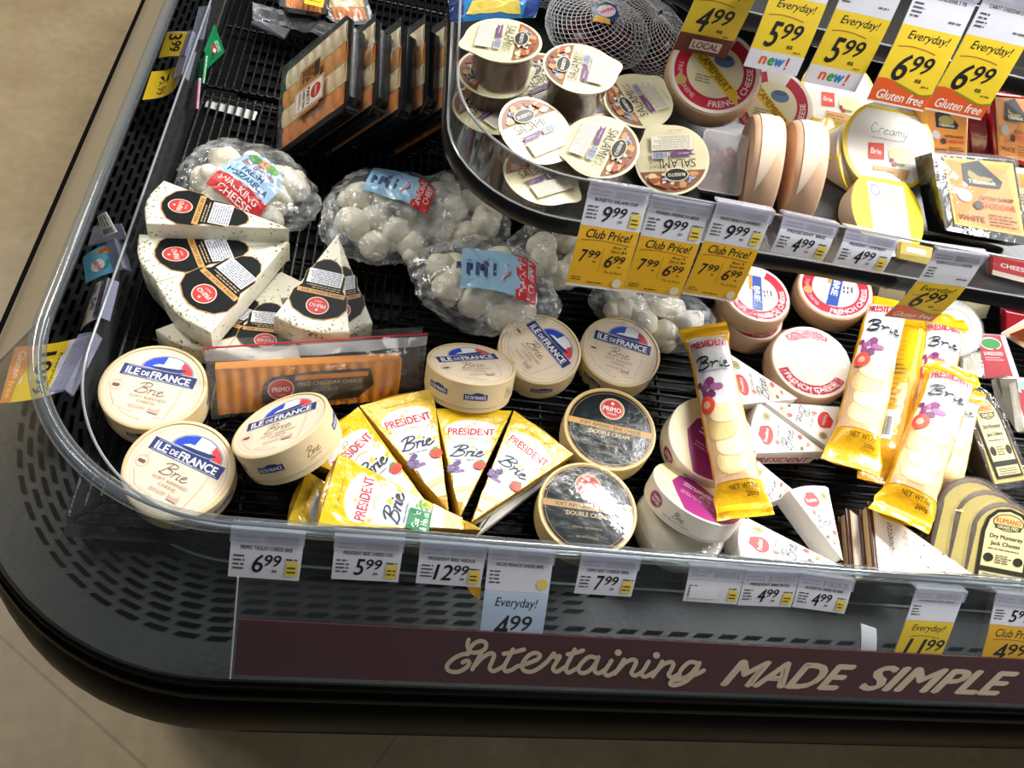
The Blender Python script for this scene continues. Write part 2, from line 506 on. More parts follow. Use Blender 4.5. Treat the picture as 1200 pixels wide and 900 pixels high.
CX, CY = -0.096, 0.516
YB, XR = 2.30, 2.30
def path(rx, ry, n=16):
    pts = [(CX - rx, YB - (YB - CY) * i / 10) for i in range(10)]
    for i in range(n + 1):
        a = math.pi + (math.pi / 2) * i / n
        pts.append((CX + rx * math.cos(a), CY + ry * math.sin(a)))
    pts += [(CX + (XR - CX) * i / 10, CY - ry) for i in range(1, 11)]
    return pts
def sweep(mb, prof, m, n=16, smooth=True):
    """profile of (rx, ry, z) swept round the case edge"""
    rows = [[V((x, y, z)) for x, y in path(rx, ry, n)] for rx, ry, z in prof]
    N = len(rows[0]); K = len(rows)
    vs = [rows[k][i] for i in range(N) for k in range(K)]
    fs = [(i * K + k, i * K + k + 1, (i + 1) * K + k + 1, (i + 1) * K + k) for i in range(N - 1) for k in range(K - 1)]
    return mb.add(vs, fs, m, smooth)

Z_RACK, Z_DECK, Z_TUBE, Z_FENCE = 0.750, 0.705, 0.860, 0.812
BLK = mat('060607', 0.6, 0.15, 90, spec=0.04, var=0.15)
BLKG = mat('121315', 0.18, 0.05, 60)
case = T('refrigerated_display_case', 'long black refrigerated cheese island with rounded corner and clear sloped guard', 'display case', loc=(CX, CY, 0))
b = MB()
sweep(b, [(0.30, 0.30, 0.56), (0.29, 0.29, 0.13), (0.25, 0.25, 0.12), (0.25, 0.25, 0.0)], BLK)
case.part('base_cabinet', b, world=True)
b = MB()
k = 0.2
prof = [(-0.006, Z_DECK - 0.004), (0.0, Z_DECK + 0.006), (0.004, Z_DECK + 0.004), (0.006, Z_DECK - 0.006), (0.009, Z_DECK - 0.010), (0.012, Z_DECK - 0.008),
        (0.015, Z_DECK - 0.014), (0.013, Z_DECK - 0.024), (0.022, Z_DECK - 0.034), (0.030, Z_DECK - 0.055), (0.033, Z_DECK - 0.085), (0.029, Z_DECK - 0.112), (0.015, Z_DECK - 0.13), (-0.02, Z_DECK - 0.145)]
sweep(b, [(0.323 + o * (k if o > 0 else 1), 0.331 + o, z) for o, z in prof], mat('08080a', 0.34, 0.05, 60, spec=0.06))
case.part('bumper', b, world=True)
# air return deck with its staggered slots laid on as flat dark strips
b = MB()
DECKM = mat('151a1c', 0.45, 0.12, 120, spec=0.35, var=0.25, vscale=14)
sweep(b, [(0.185, 0.199, Z_DECK), (0.25, 0.262, Z_DECK - 0.002), (0.325, 0.333, Z_DECK)], DECKM)
SLOT_SHADE = mat('020203', 0.9, spec=0.0)  # near-black colour stands in for the shade inside the slots
def along(rx, ry, s0, s1):
    """points of the offset path between arc lengths, measured from the corner's left end"""
    r = (rx + ry) / 2; q = math.pi / 2 * r; out = []
    for i in range(5):
        s = s0 + (s1 - s0) * i / 4
        if s < 0: out.append(V((CX - rx, CY - s, 0)))
        elif s < q:
            a = math.pi + s / r; out.append(V((CX + rx * math.cos(a), CY + ry * math.sin(a), 0)))
        else: out.append(V((CX + s - q, CY - ry, 0)))
    return out
for row in range(8):
    o = 0.012 + row * 0.0105
    s = -1.6 + (row % 2) * 0.017
    rx, ry = 0.187 + o, 0.201 + o
    while s < 1.9:
        w = 0.0023
        a = along(rx - w, ry - w, s, s + 0.023); c = along(rx + w, ry + w, s, s + 0.023)
        zz = Z_DECK + 0.0004
        vs = [V((p.x, p.y, zz)) for p in a] + [V((p.x, p.y, zz)) for p in c]
        if s < 0.75 or row > 3: b.add(vs, [(i, i + 5, i + 6, i + 1) for i in range(4)], SLOT_SHADE)
        s += 0.034
case.part('air_return_deck', b, world=True)
# inside of the well
b = MB()
sweep(b, [(0.186, 0.200, Z_DECK), (0.183, 0.197, Z_DECK + 0.001), (0.182, 0.196, 0.728)], BLK)
PANM = mat('050506', 0.5, 0.2, 140, spec=0.2)
def pan(u, v):
    return V((CX - 0.18 + u * 2.5, 0.323 + v * 1.9, 0.728))
b.sheet(pan, 1, 1, PANM)
for i in range(60):
    b.box((CX - 0.18 + 1.2, 0.34 + i * 0.03, 0.731), (2.3, 0.008, 0.006), PANM)
case.part('well_floor', b, world=True)
b = MB()
b.box((1.45, 1.2, 0.94), (2.3, 0.05, 1.0), BLK)
b.box((1.45, 1.12, 0.75), (2.2, 0.12, 0.02), BLK)
case.part('spine', b, world=True)
# sloped guard, seam, and its tubular top trim
GUARD = clear('guard_acrylic', (0.92, 0.94, 0.94), 0.04, 1.5, haze=0.025, hazecol=(0.42, 0.45, 0.45), hvar=0.06, bscale=9)
b = MB()
gr_ = [[V((x, y, z)) for x, y in path(rx, ry, 24)][9:] for rx, ry, z in ((0.220, 0.220, Z_TUBE), (0.323, 0.331, Z_DECK + 0.006))]
n_ = len(gr_[0]); gr_[0][0].y = gr_[1][0].y = CY + .004
b.add([gr_[k][i] for i in range(n_) for k in range(2)], [(i * 2, i * 2 + 1, i * 2 + 3, i * 2 + 2) for i in range(n_ - 1)], GUARD, True)
gd = case.part('sloped_guard', b, 'clear acrylic sloped guard', world=True)
b = MB()
b.prism([V((CX - 0.2205, CY + .005, Z_TUBE)), V((CX - 0.3235, CY + .005, Z_DECK + .006)), V((CX - 0.3235, YB, Z_DECK + .006)), V((CX - 0.2205, YB, Z_TUBE))], (-.0015, 0, -.001), mat('b3a890', 0.32, 0.03, 20, metal=0.25, var=0.05, vscale=4))
b.tube([(CX - 0.3265, CY - .01, Z_DECK + .010), (CX - 0.3265, YB, Z_DECK + .010)], 0.0028, BLK, 6)
case.part('side_panel', b, 'satin pale metal side panel', world=True)
b = MB()
b.tube([(CX - 0.2205, CY + 0.004, Z_TUBE), (CX - 0.3235, CY + 0.004, Z_DECK + 0.006)], 0.0012, mat('c8ccca', 0.2))
case.part('seam', b, world=True, parent=gd)
b = MB()
TUBEM = clear('tube_acrylic', (0.80, 0.84, 0.86), 0.10, 1.5, haze=0.10, hazecol=(0.45, 0.48, 0.52))
tp = path(0.220, 0.220, 24)
b.tube([(x, y, Z_TUBE + 0.004) for x, y in tp], 0.0085, TUBEM, 12)
b.tube([(x + 0.002, y + 0.002, Z_TUBE + 0.004) for x, y in tp], 0.0018, mat('5c6266', 0.2, spec=0.8), 8)
case.part('top_trim', b, 'clear tubular top trim', world=True)

fence = T('acrylic_product_fence', 'low clear acrylic fence standing round the cheese well just inside the slotted deck', 'fence', loc=(CX, CY, Z_DECK))
FENM = clear('fence_acrylic', (0.88, 0.91, 0.92), 0.03, 1.5, haze=0.10, hazecol=(0.45, 0.48, 0.50))
b = MB()
sweep(b, [(0.1875, 0.2015, Z_FENCE), (0.1875, 0.2015, Z_DECK + 0.001)], FENM, 24)
fence.part('panel', b, world=True)
b = MB()
for z, r in ((Z_FENCE, 0.0016), (Z_DECK + 0.003, 0.0018)):
    b.tube([(x, y, z) for x, y in path(0.1875, 0.2015, 24)], r, mat('9aa0a2', 0.12, spec=0.8), 6)
fence.part('edge_bead', b, world=True)

# wire racks: wires one way in the side rack, the other way in the front rack, meeting on a mitre
WIRE = mat('070708', 0.28, 0.3, 300, spec=0.35)
def wire(b, p, q, r=0.0021): b.tube([p, q], r, WIRE, 5)
def rack(label, wires, bars):
    b = MB()
    for p, q in wires: wire(b, p, q)
    t = T('wire_rack', label, 'rack', loc=wires[0][0])
    t.part('wires', b, world=True)
    for p, q in bars:
        c = MB(); wire(c, p, q, 0.003); t.part('cross_bar', c, world=True)
    return t
zw = Z_RACK - 0.0021; zb = Z_RACK - 0.007
MIT = 0.608
xs = [-0.270 + i * 0.0128 for i in range(70)]
w1 = []
for x in xs:
    y0 = max(x + MIT, 0.33)
    if y0 < 1.06 and x < 0.42: w1.append(((x, y0, zw), (x, 1.06, zw)))
rack('black wire rack under the herb cheese wedges, wires running away from the front', w1,
     [((-0.272, y, zb), (min(0.43, y - MIT), y, zb)) for y in (0.58, 0.74, 0.90, 1.055)])
w2 = [((x, 1.075, zw), (x, 1.95, zw)) for x in xs if x < 0.12]
rack('black wire rack under the party trays beyond the first cross bar', w2, [((-0.272, y, zb), (0.125, y, zb)) for y in (1.08, 1.245, 1.42, 1.6, 1.9)])
w3 = []
for i in range(58):
    y = 0.333 + i * 0.0128
    w3.append(((max(-0.275, y - MIT + 0.006), y, zw), (1.9, y, zw)))
rack('black wire rack under the brie wheels with wires running along the front', w3,
     [((x, 0.33, zb), (x, min(1.06, x + MIT), zb)) for x in (-0.1, 0.08, 0.26, 0.44, 0.64, 0.84, 1.04, 1.24, 1.44)] + [((-0.27, 0.334, zb), (0.42, 1.03, zb))])

# upper shelves with black lip and clear guard
def shelf(label, xl, yf, zl, ztop, rc, depth, vis_tag):
    t = T('display_shelf', label, 'shelf', loc=(xl + 0.3, yf + 0.2, zl))
    def pth(o=0.0, n=10):
        c = (xl + rc, yf + rc); r = rc + o
        pts = [(xl - o, yf + depth), (xl - o, yf + rc + 0.2)]
        for i in range(n + 1):
            a = math.pi + math.pi / 2 * i / n
            pts.append((c[0] + r * math.cos(a), c[1] + r * math.sin(a)))
        return pts + [(xl + 1.0, yf - o), (2.3, yf - o)]
    b = MB()
    pl = [V((x, y, zl + 0.006)) for x, y in pth()] + [V((2.3, yf + depth, zl + 0.006))]
    b.prism(pl, (0, 0, 0.009), mat('0e0e10', 0.3, 0.1, 80))
    t.part('shelf_deck', b, world=True)
    b = MB()
    pr_ = [(-0.002, zl + 0.019), (0.004, zl + 0.021), (0.008, zl + 0.016), (0.008, zl + 0.003), (0.004, zl), (-0.004, zl + 0.004)]
    rows = [[V((x, y, z)) for x, y in pth(o)] for o, z in pr_]
    K = len(rows); N = len(rows[0])
    b.add([rows[k][i] for i in range(N) for k in range(K)], [(i * K + k, (i + 1) * K + k, (i + 1) * K + k + 1, i * K + k + 1) for i in range(N - 1) for k in range(K - 1)], mat('0c0c0d', 0.22, spec=0.6), True)
    t.part('front_lip', b, world=True)
    b = MB()
    rows = [[V((x, y, z)) for x, y in pth(0.002)] for z in (zl + 0.02, ztop)]
    b.add([rows[k][i] for i in range(N) for k in range(2)], [(i * 2, i * 2 + 2, i * 2 + 3, i * 2 + 1) for i in range(N - 1)],
          clear('shelf_guard', (0.86, 0.87, 0.87), 0.04, 1.5, haze=0.14, hazecol=(0.40, 0.40, 0.39)), True)
    g = t.part('clear_guard', b, 'clear plastic front guard', world=True)
    b = MB()
    b.tube([(x, y, ztop) for x, y in pth(0.002)], 0.0016, mat('8d9092', 0.12, spec=0.8), 6)
    b.tube([(x, y, zl + 0.022) for x, y in pth(0.003)], 0.0012, mat('a8abac', 0.12, spec=0.8), 6)
    t.part('edge_bead', b, world=True, parent=g)
    return t
shelf('middle shelf with black lip and curved clear guard holding the salami cups', 0.082, 0.622, 1.000, 1.080, 0.13, 0.58, True)
shelf('topmost shelf, only its black lip seen behind the hanging yellow price tags', 0.285, 0.847, 1.154, 1.243, 0.10, 0.32, False)

# ------------------------------------------------------------------ header sign on the front guard
SN = V((0, -0.154, 0.111)).normalized()
SP = V((0, 0.296, 0.86))
SD = V((0, -0.111, -0.154)).normalized()       # down the slope
def SL(px, py, off=0.010): return HIT(px, py, SP + SN * off, SN)
sg = T('header_sign', 'dark maroon header sign strip with script lettering along the front of the case', 'sign', loc=SL(279, 727))
p0 = SL(279, 726); p1 = SL(275, 791)
ST = (p0 - SP).dot(SD); SB = (p1 - SP).dot(SD)
SX0 = p0.x
def sq(x, s, off): return V((x, 0, 0)) + V((0, SP.y, SP.z)) + SD * s + SN * off
b = MB()
b.prism([sq(SX0, ST, 0.010), sq(SX0, SB, 0.010), sq(2.2, SB, 0.010), sq(2.2, ST, 0.010)], -SN * 0.002, mat('4e2427', 0.4, var=0.04))
d = D()
def z2(x, y): return (520 + x * 0.28333, 735 + y * 0.28333)
ENT = [[(103, 52), (98, 78), (112, 103), (145, 103), (172, 88), (174, 66), (155, 57), (128, 66), (108, 88), (100, 112)],
       [(100, 108), (62, 118), (28, 140), (12, 165), (26, 182), (60, 184), (92, 168), (106, 148), (96, 138), (78, 146)],
       [(118, 174), (136, 142), (155, 108)], [(128, 160), (158, 128), (192, 108), (208, 114), (200, 142), (190, 168), (204, 182), (228, 172), (252, 158)],
       [(286, 92), (268, 128), (250, 162), (256, 182), (282, 176), (306, 160)], [(248, 110), (290, 103), (332, 92)],
       [(304, 162), (346, 150), (388, 132), (398, 116), (380, 106), (350, 118), (326, 150), (330, 178), (362, 184), (396, 168), (418, 150)],
       [(418, 152), (440, 128), (456, 108), (458, 124), (480, 120), (464, 148), (452, 172), (466, 184), (490, 172), (508, 160)],
       [(542, 92), (524, 128), (506, 166), (514, 188), (540, 176), (560, 166)], [(512, 112), (545, 106), (576, 96)],
       [(632, 128), (604, 122), (574, 144), (556, 172), (572, 190), (604, 178), (630, 146), (640, 124), (626, 162), (626, 184), (644, 190), (668, 174)],
       [(694, 138), (676, 166), (664, 188), (680, 200), (704, 188), (720, 176)],
       [(708, 192), (728, 162), (746, 134)], [(720, 178), (748, 148), (780, 134), (796, 142), (786, 168), (776, 188), (790, 200), (816, 188)],
       [(848, 142), (830, 172), (818, 192), (832, 205), (856, 194), (874, 182)],
       [(864, 204), (886, 172), (904, 142)], [(876, 186), (906, 156), (936, 144), (950, 152), (940, 178), (930, 196), (944, 208), (968, 196)],
       [(1052, 150), (1020, 144), (990, 166), (974, 194), (986, 210), (1016, 198), (1044, 168), (1058, 148), (1036, 192), (998, 226), (956, 240), (936, 234), (950, 220), (1000, 210), (1046, 194), (1076, 178)]]
for st in ENT: d.stroke([z2(*p) for p in st], 5.0, 'dcc8aa')
for c in ((722, 105), (880, 116)): d.ell(*z2(*c), 4.2, 3.9, 'dcc8aa', 12)
d.emit(b, lambda x, y, z: SL(x, y, 0.0102 + z))
d = D()
for s_, xa, ya, xb, yb in (('MADE', 848, 788, 998, 795), ('SIMPLE', 1010, 796, 1187, 804)):
    A = SL(xa, ya); B_ = SL(xb, yb)
    d.text(s_, (A.x + B_.x) / 2, (A - SP).dot(SD) * 0.5 + (B_ - SP).dot(SD) * 0.5, B_.x - A.x, 0.040, 'dcc8aa', shear=0.38, bold=0.04)
for t_, m_ in d.L:
    pass
mid = (SL(848, 788) - SP).dot(SD)
d.emit(b, lambda x, y, z: sq(x, 2 * mid - y, 0.0102 + z))
sg.part('panel', b, world=True)
b = MB()
ct = (SL(290, 676, 0.011) - SP).dot(SD)
SLV = clear('sign_sleeve', (0.95, 0.96, 0.97), 0.05, 1.45, haze=0.03, hazecol=(0.5, 0.52, 0.55))
b.add([sq(SX0 - 0.003, ct, 0.0125), sq(SX0 - 0.003, SB + 0.003, 0.0125), sq(2.2, SB + 0.003, 0.0125), sq(2.2, ct, 0.0125)], [(0, 1, 2, 3)], SLV)
b.tube([sq(SX0 - 0.003, ct, 0.012), sq(SX0 - 0.003, SB + 0.003, 0.012)], 0.0009, mat('a7acae', 0.2))
sg.part('clear_sleeve', b, 'clear plastic sleeve', world=True)

# ------------------------------------------------------------------ price tags
WHT = 'dfe1ea'; YEL = 'f0cf2e'; CLB = 'eeb622'; INK = '17171a'
HOLD = clear('tag_holder', (0.88, 0.88, 0.93), 0.08, 1.5, haze=0.30, hazecol=(0.72, 0.73, 0.80))
def price(d, big, x, y, h, col=INK, sm='99', bold=0.012, shear=0.18, ea=True):
    """x, y = left end and baseline of the big digit"""
    w = h * (0.56 if big not in ('12', '11', '10') else 1.05)
    d.text(big, x + w / 2, y + h / 2, w, h, col, shear=shear, bold=bold)
    d.text(sm, x + w + h * 0.50, y + h * 0.70, h * 0.86, h * 0.62, col, shear=shear, bold=bold * 0.8)
    if ea: d.text('ea', x + w + h * 0.62, y + h * 0.14, h * 0.26, h * 0.14, col, bold=0.02)
    return d
def header(d, W, y0, h, name, big=None, seed=1, unit=True, red=False):
    d.rect(0, y0, W, y0 + h, WHT)
    d.bars(W * 0.46, y0 + h * 0.78, W * 0.95, y0 + h * 0.95, '33333a', seed)
    d.fine(W * 0.06, y0 + h * 0.78, W * 0.42, y0 + h * 0.96, 2, '5a5a62', seed)
    if red: d.rect(W * 0.04, y0 + h * 0.88, W * 0.14, y0 + h * 0.96, 'd2552e')
    if name: d.text(name, W * 0.5, y0 + h * 0.69, W * 0.72, h * 0.085, '2a2a30', bold=0.015)
    d.fine(W * 0.05, y0 + h * 0.18, W * 0.24, y0 + h * 0.56, 4, '4c4c55', seed + 5)
    if big: price(d, big, W * (0.32 if len(big) == 1 else 0.25), y0 + h * 0.14, h * 0.42)
    if unit:
        d.rect(W * 0.79, y0 + h * 0.10, W * 0.96, y0 + h * 0.44, 'efd25a')
        d.fine(W * 0.78, y0 + h * 0.45, W * 0.97, y0 + h * 0.54, 1, '55502c', seed + 9)
        d.fine(W * 0.81, y0 + h * 0.16, W * 0.94, y0 + h * 0.36, 2, '5a4e20', seed + 2)
    return d
def swoosh(d, x0, x1, y, col='b4622a', th=0.9):
    d.stroke([(x0, y - 1.2), (x0 + (x1 - x0) * 0.3, y + 0.5), (x0 + (x1 - x0) * 0.65, y), (x1, y - 2.2)], th, col)
def tag(label, TL, TR, BL, W, H, d, holder=0.010, group='price tags', BR=None, curl=0.003, hcol=None, name='price_tag', side=None):
    TL, TR, BL = V(TL), V(TR), V(BL)
    BR = V(BR) if BR is not None else BL + (TR - TL)
    n = (TR - TL).cross(TL - BL).normalized()
    if n.dot(V((0, 0, CAMZ)) - TL) < 0: n = -n
    def fn(x, y, z):
        u = x / W; v = y / H
        p = (BL * (1 - u) + BR * u) * (1 - v) + (TL * (1 - u) + TR * u) * v
        return p + n * (z + curl * math.sin(math.pi * v))
    t = T(name, label, 'price tag', loc=TL, group=group)
    b = MB()
    g = [fn(W * i, H * j / 8, 0) for i in (0, 1) for j in range(9)] + [fn(W * i, H * j / 8, -0.0006) for i in (0, 1) for j in range(9)]
    CARD = mat('e4e5ea', 0.5)
    fs = [(j, 9 + j, 10 + j, 1 + j) for j in range(8)] + [(18 + j, 19 + j, 28 + j, 27 + j) for j in range(8)]
    fs += [(j, j + 1, j + 19, j + 18) for j in range(8)] + [(9 + j, 27 + j, 28 + j, 10 + j) for j in range(8)] + [(0, 18, 27, 9), (8, 17, 35, 26)]
    b.add(g, fs, CARD)
    d.emit(b, fn, 0.0003, 0.00007, grid=(None, H / 8))
    t.part('card', b, world=True)
    if holder:
        b = MB()
        up = (TL - BL).normalized(); ax = (TR - TL).normalized()
        def hq(v0, v1, o): return [TL + up * v0 - ax * 0.001 + n * o, TL + up * v1 - ax * 0.001 + n * o, TR + up * v1 + ax * 0.001 + n * o, TR + up * v0 + ax * 0.001 + n * o]
        b.prism(hq(-holder, 0.004, 0.0022), n * 0.0012, hcol or HOLD)
        b.prism(hq(0.003, 0.0055, -0.010), n * 0.0134, hcol or HOLD)
        t.part('holder', b, 'clear plastic clip-on holder', world=True)
    return t

# front row, on the sloped guard
G1 = 'price tags along the front rail'
def ftag(label, tl, tr, bl, W, H, d, off=0.0045, **k):
    return tag(label, SL(*tl, off), SL(*tr, off), SL(*bl, off), W, H, d, group=G1, curl=0.0012, **k)
ftag('white 6.99 price tag at the left end of the front rail', (272, 622), (357, 629), (267, 675), 72, 46, header(D(), 72, 0, 46, 'PRIMO TAGLIO CHEESE BRIE', '6', 1))
ftag('white 5.99 price tag on the front rail below the yellow foil wedges', (393, 631), (473, 636), (388, 678), 68, 44, header(D(), 68, 0, 44, 'PRESIDENT BRIE CHEESE LOG', '5', 2))
t3 = ftag('white 12.99 price tag with yellow corners sticking out below', (493, 638), (570, 644), (487, 683), 66, 42, header(D(), 66, 0, 42, 'PRESIDENT BRIE WEDGE', '12', 3))
b = MB()
b.prism([SL(545, 684, 0.002), SL(564, 686, 0.002), SL(562, 703, 0.002), SL(553, 696, 0.002)], SN * 0.0005, mat(CLB, 0.5))
t3.part('yellow_backing_card', b, 'yellow card showing behind', world=True)
d = header(D(), 66, 62, 38, 'ILE DE FRANCE CHEESE BRIE', None, 4, unit=False)
d.ell(58, 71, 6, 5.5, 'e9d06a', 20); d.rect(0, 0, 66, 62, 'c9dcf3'); d.text('Everyday!', 34, 50, 44, 12, INK, shear=0.2, bold=0.008); price(d, '4', 14, 12, 26, sm='99')
ftag('tall pale blue and white Everyday 4.99 price tag on the front rail', (573, 645), (649, 651), (560, 760), 66, 100, d)
ftag('white 7.99 price tag on the front rail below the silver-topped wheel', (681, 653), (749, 658), (672.5, 695), 66, 41, header(D(), 66, 0, 41, 'OPN NAT CHEESE BRIE', '7', 5))
d = header(D(), 66, 0, 40, None, None, 6, red=True); d.rect(5, 5, 40, 20, 'e9e9ef')
ftag('smeared white price tag with no readable price on the front rail', (808, 665), (872, 670), (800, 704), 66, 40, d)
ftag('white 4.99 price tag directly right of the smeared tag', (872.5, 671), (936, 674), (864, 709), 66, 40, header(D(), 66, 0, 40, 'PRESIDENT BRIE BITES', '4', 7))
ftag('white 4.99 price tag with a slanted right edge, rightmost of the small white ones', (937, 674), (999, 683), (928, 711), 66, 38, header(D(), 66, 0, 38, 'ALOUETTE CREME DE BRIE', '4', 8))
tag('blank white paper slip tucked behind the maroon sign', SL(1009, 731, .003), SL(1027, 737, .003), SL(1006, 775, .003), 18, 40, D().rect(0, 0, 18, 40, 'e8e9ec'), holder=0, group=None, name='paper_slip')
d = header(D(), 64, 62, 38, 'RUMIANO DRY JACK', None, 9, unit=False)
d.rect(0, 0, 64, 62, YEL); d.text('Everyday!', 33, 52, 44, 11, INK, shear=0.25, bold=0.006); swoosh(d, 12, 52, 42); price(d, '11', 10, 12, 26, sm='99', ea=False)
ftag('tall yellow Everyday 11.99 price tag partly behind the maroon sign', (1073, 692), (1130, 696), (1042, 778), 64, 100, d)
d = header(D(), 64, 62, 38, None, '5', 10, unit=False, red=True)
d.rect(0, 0, 64, 62, CLB); d.text('Club Price!', 33, 52, 48, 11, INK, shear=0.25, bold=0.006); swoosh(d, 8, 56, 43); price(d, '4', 12, 12, 26, sm='99', ea=False)
ftag('yellow Club Price 4.99 tag at the right end of the front rail', (1167, 697), (1232, 704), (1146, 782), 64, 100, d)

# middle shelf
G2 = 'price tags on the middle shelf'
YG = 0.617
def stag(label, tl, tr, bl, W, H, d, yg=YG, g=G2, **k):
    TL = HIT(*tl, (0, yg, 0), (0, 1, 0)); TR = HIT(*tr, (0, yg, 0), (0, 1, 0)); BL = HIT(*bl, (TL.x, 0, 0), (1, 0, 0))
    return tag(label, TL, TR, BL, W, H, d, group=g, **k)
def club(name, seed):
    W, H = 70, 118
    d = header(D(), W, 74, 44, name, '9', seed, red=True)
    d.rect(0, 0, W, 74, CLB); d.rect(0, 0, W, 3, 'e9e6ea')
    d.text('Club Price!', 36, 66, 54, 10.5, INK, shear=0.22, bold=0.012); swoosh(d, 5, 62, 58.5, 'a8661c')
    price(d, '7', 8, 31, 15.5); price(d, '6', 39, 28, 15.5)
    d.rect(33.6, 22, 34.1, 52, '8a6a1e')
    d.text('Buy 4', 52, 53, 15, 3.6, INK, bold=0.02); d.text('Save $4', 52, 48.2, 19, 3.6, INK, bold=0.02); d.text('Mix & Match', 52, 22.5, 21, 3.2, INK)
    d.fine(4, 8, 17, 14, 2, '3a2c10', seed); d.fine(24, 6, 44, 9.5, 1, '3a2c10', seed + 3); d.ell(60, 10, 5.6, 5.6, 'e9e2bd', 24)
    return d
stag('yellow Club Price tag hung lowest at the left end of the middle shelf', (691, 217), (761, 228), (662, 333), 70, 118, club('BUSSETO SALAMI CUP', 11))
stag('yellow Club Price tag in the middle of the three below the salami lids', (763, 233), (833, 245), (729, 340), 70, 118, club('MARIN FRENCH BRIE', 12))
stag('yellow Club Price tag, right one of the three, over the stacked red-ringed wheels', (840, 240), (905, 252), (799, 344), 70, 118, club('MARIN FRENCH CAMEMBERT', 13))
stag('small white 4.99 tag on the middle shelf beside the Club Price tags', (918, 254), (980, 267), (902, 295), 66, 40, header(D(), 66, 0, 40, 'PRESIDENT BRIE', '4', 14))
stag('small white 4.99 tag on the middle shelf under the upside-down yellow box', (991, 270), (1051, 282), (974.5, 309), 66, 40, header(D(), 66, 0, 40, 'PRESIDENT CAMEMBERT', '4', 15))
def everyday(name, seed, big, foot, H=116):
    W = 66
    d = header(D(), W, H - 40, 40, name, None, seed, unit=False)
    d.fine(W * 0.7, H - 32, W * 0.94, H - 28, 1, '6a6a72', seed)
    d.rect(0, 0, W, H - 40, YEL)
    d.text('Everyday!', 34, H - 49, 46, 10.5, INK, shear=0.22, bold=0.008); swoosh(d, 6, 48, H - 59)
    price(d, big, 12, 24, 27, bold=0.02)
    d.fine(50, 22, 60, 25, 1, '6a5a18', seed)
    if foot == 'gf':
        d.poly([(0, 0), (W, 0), (W, 16), (50, 14), (36, 18), (22, 23), (8, 25), (0, 24)], 'dc5a22')
        d.stroke([(22, 22), (40, 17.5), (54, 14.5), (66, 17)], 2.2, '8a8a22')
        d.rect(0, -0.2, W, 1.6, 'e9e2da'); d.text('Gluten free', 34, 9, 54, 9.5, 'f4efe6', shear=0.1, bold=0.015)
    elif foot == 'new':
        d.rect(0, 0, W, 20, 'dadbe2')
        for ch, x, c, w in (('n', 19, 'd8622c', 9), ('e', 29, '3f9a4a', 8), ('w', 39, '2f7fc0', 12), ('!', 48.5, 'd23a2e', 3)):
            d.text(ch, x, 10 if ch != '!' else 10.5, w, 9 if ch != '!' else 14, c, shear=0.1, bold=0.05)
    elif foot == 'local':
        d.rect(0, 0, W, 21, '6b2b22')
        for i in range(14): d.rect(2 + (i % 2) * 3, 1.5 + i * 1.4, 3.2 + (i % 2) * 3, 2.4 + i * 1.4, '8e5546')
        d.rect(17, 5, 54, 16, 'd9d3c4'); d.text('LOCAL', 35.5, 10.5, 32, 7.5, '8e2a22', bold=0.03)
    return d
stag('yellow Everyday 6.99 tag curling out from the middle shelf over the yellow log packs', (1096, 294), (1154, 302), (1036, 370), 66, 104, everyday('KERRYGOLD CHEESE', 16, '6', 'gf', 104), curl=0.008)
# top shelf
G3 = 'price tags on the top shelf'
YT = 0.840
for lab, tl, tr, bl, nm, bg, ft in (
        ('yellow 4.99 tag with a brown LOCAL foot, leftmost of the tags along the top', (845, -76), (913, -61), (788, 57), 'MARIN FRENCH', '4', 'local'),
        ('yellow Everyday 5.99 new tag beside the brown-footed tag', (921, -58), (987, -43), (871, 77), 'PRESIDENT CREAMY', '5', 'new'),
        ('yellow Everyday 5.99 new tag directly above the white tubs', (1000, -40), (1066, -24), (940, 95), 'PRESIDENT BRIE', '5', 'new'),
        ('yellow 6.99 Gluten free tag, left one of the orange-footed pair', (1080, -25), (1150, -8), (1015, 117), 'CABOT CHEDDAR 3 YR', '6', 'gf'),
        ('yellow 6.99 Gluten free tag, right one of the orange-footed pair', (1158, -12), (1228, 5), (1083, 127), 'CABOT CHEDDAR EXTRA', '6', 'gf')):
    stag(lab, tl, tr, bl, 66, 116, everyday(nm, sum(map(ord, lab)) % 97, bg, ft), YT, G3)

# left fence: cards hang outward over the slots, reading downward
G4 = 'tags clipped to the left fence'
d = D().rect(0, 0, 40, 34, YEL).rect(0, 0, 2, 34, 'efe7da'); d.poly([(26, 34), (40, 34), (40, 26)], 'f0f0f0')
d.text('3', 9, 15, 10, 18, INK, bold=0.02); d.text('99', 24, 19, 17, 13, INK, bold=0.02)
LG = clear('tag_holder_tint', (0.72, 0.73, 0.84), 0.08, 1.5, haze=0.35, hazecol=(0.42, 0.43, 0.56))
def ltag(label, tl, tr, bl, br, W, H, d, d0=0.795, d1=0.85, **k):
    return tag(label, P(*tl, d0), P(*tr, d0), P(*bl, d1), W, H, d, BR=P(*br, d1), group=G4, hcol=LG, **k)
ltag('yellow 3.99 tag sticking out farthest up the left fence', (226, 38), (217, 66), (196, 38), (186, 68), 40, 34, d, curl=0.002, holder=0.012)
d = D().rect(0, 0, 40, 60, YEL).rect(0, 42, 40, 60, 'e6e4ea'); d.text('9', 12, 22, 12, 20, INK, bold=0.02); d.text('5.99', 26, 18, 20, 10, '4c4420', bold=0.01); d.fine(4, 34, 36, 41, 2, '5c5020', 4)
ltag('curled yellow 9 dollar tag below the 3.99 tag on the left fence', (221, 58), (212, 90), (178, 84), (167, 117), 40, 60, d, curl=-0.012, holder=0.014)
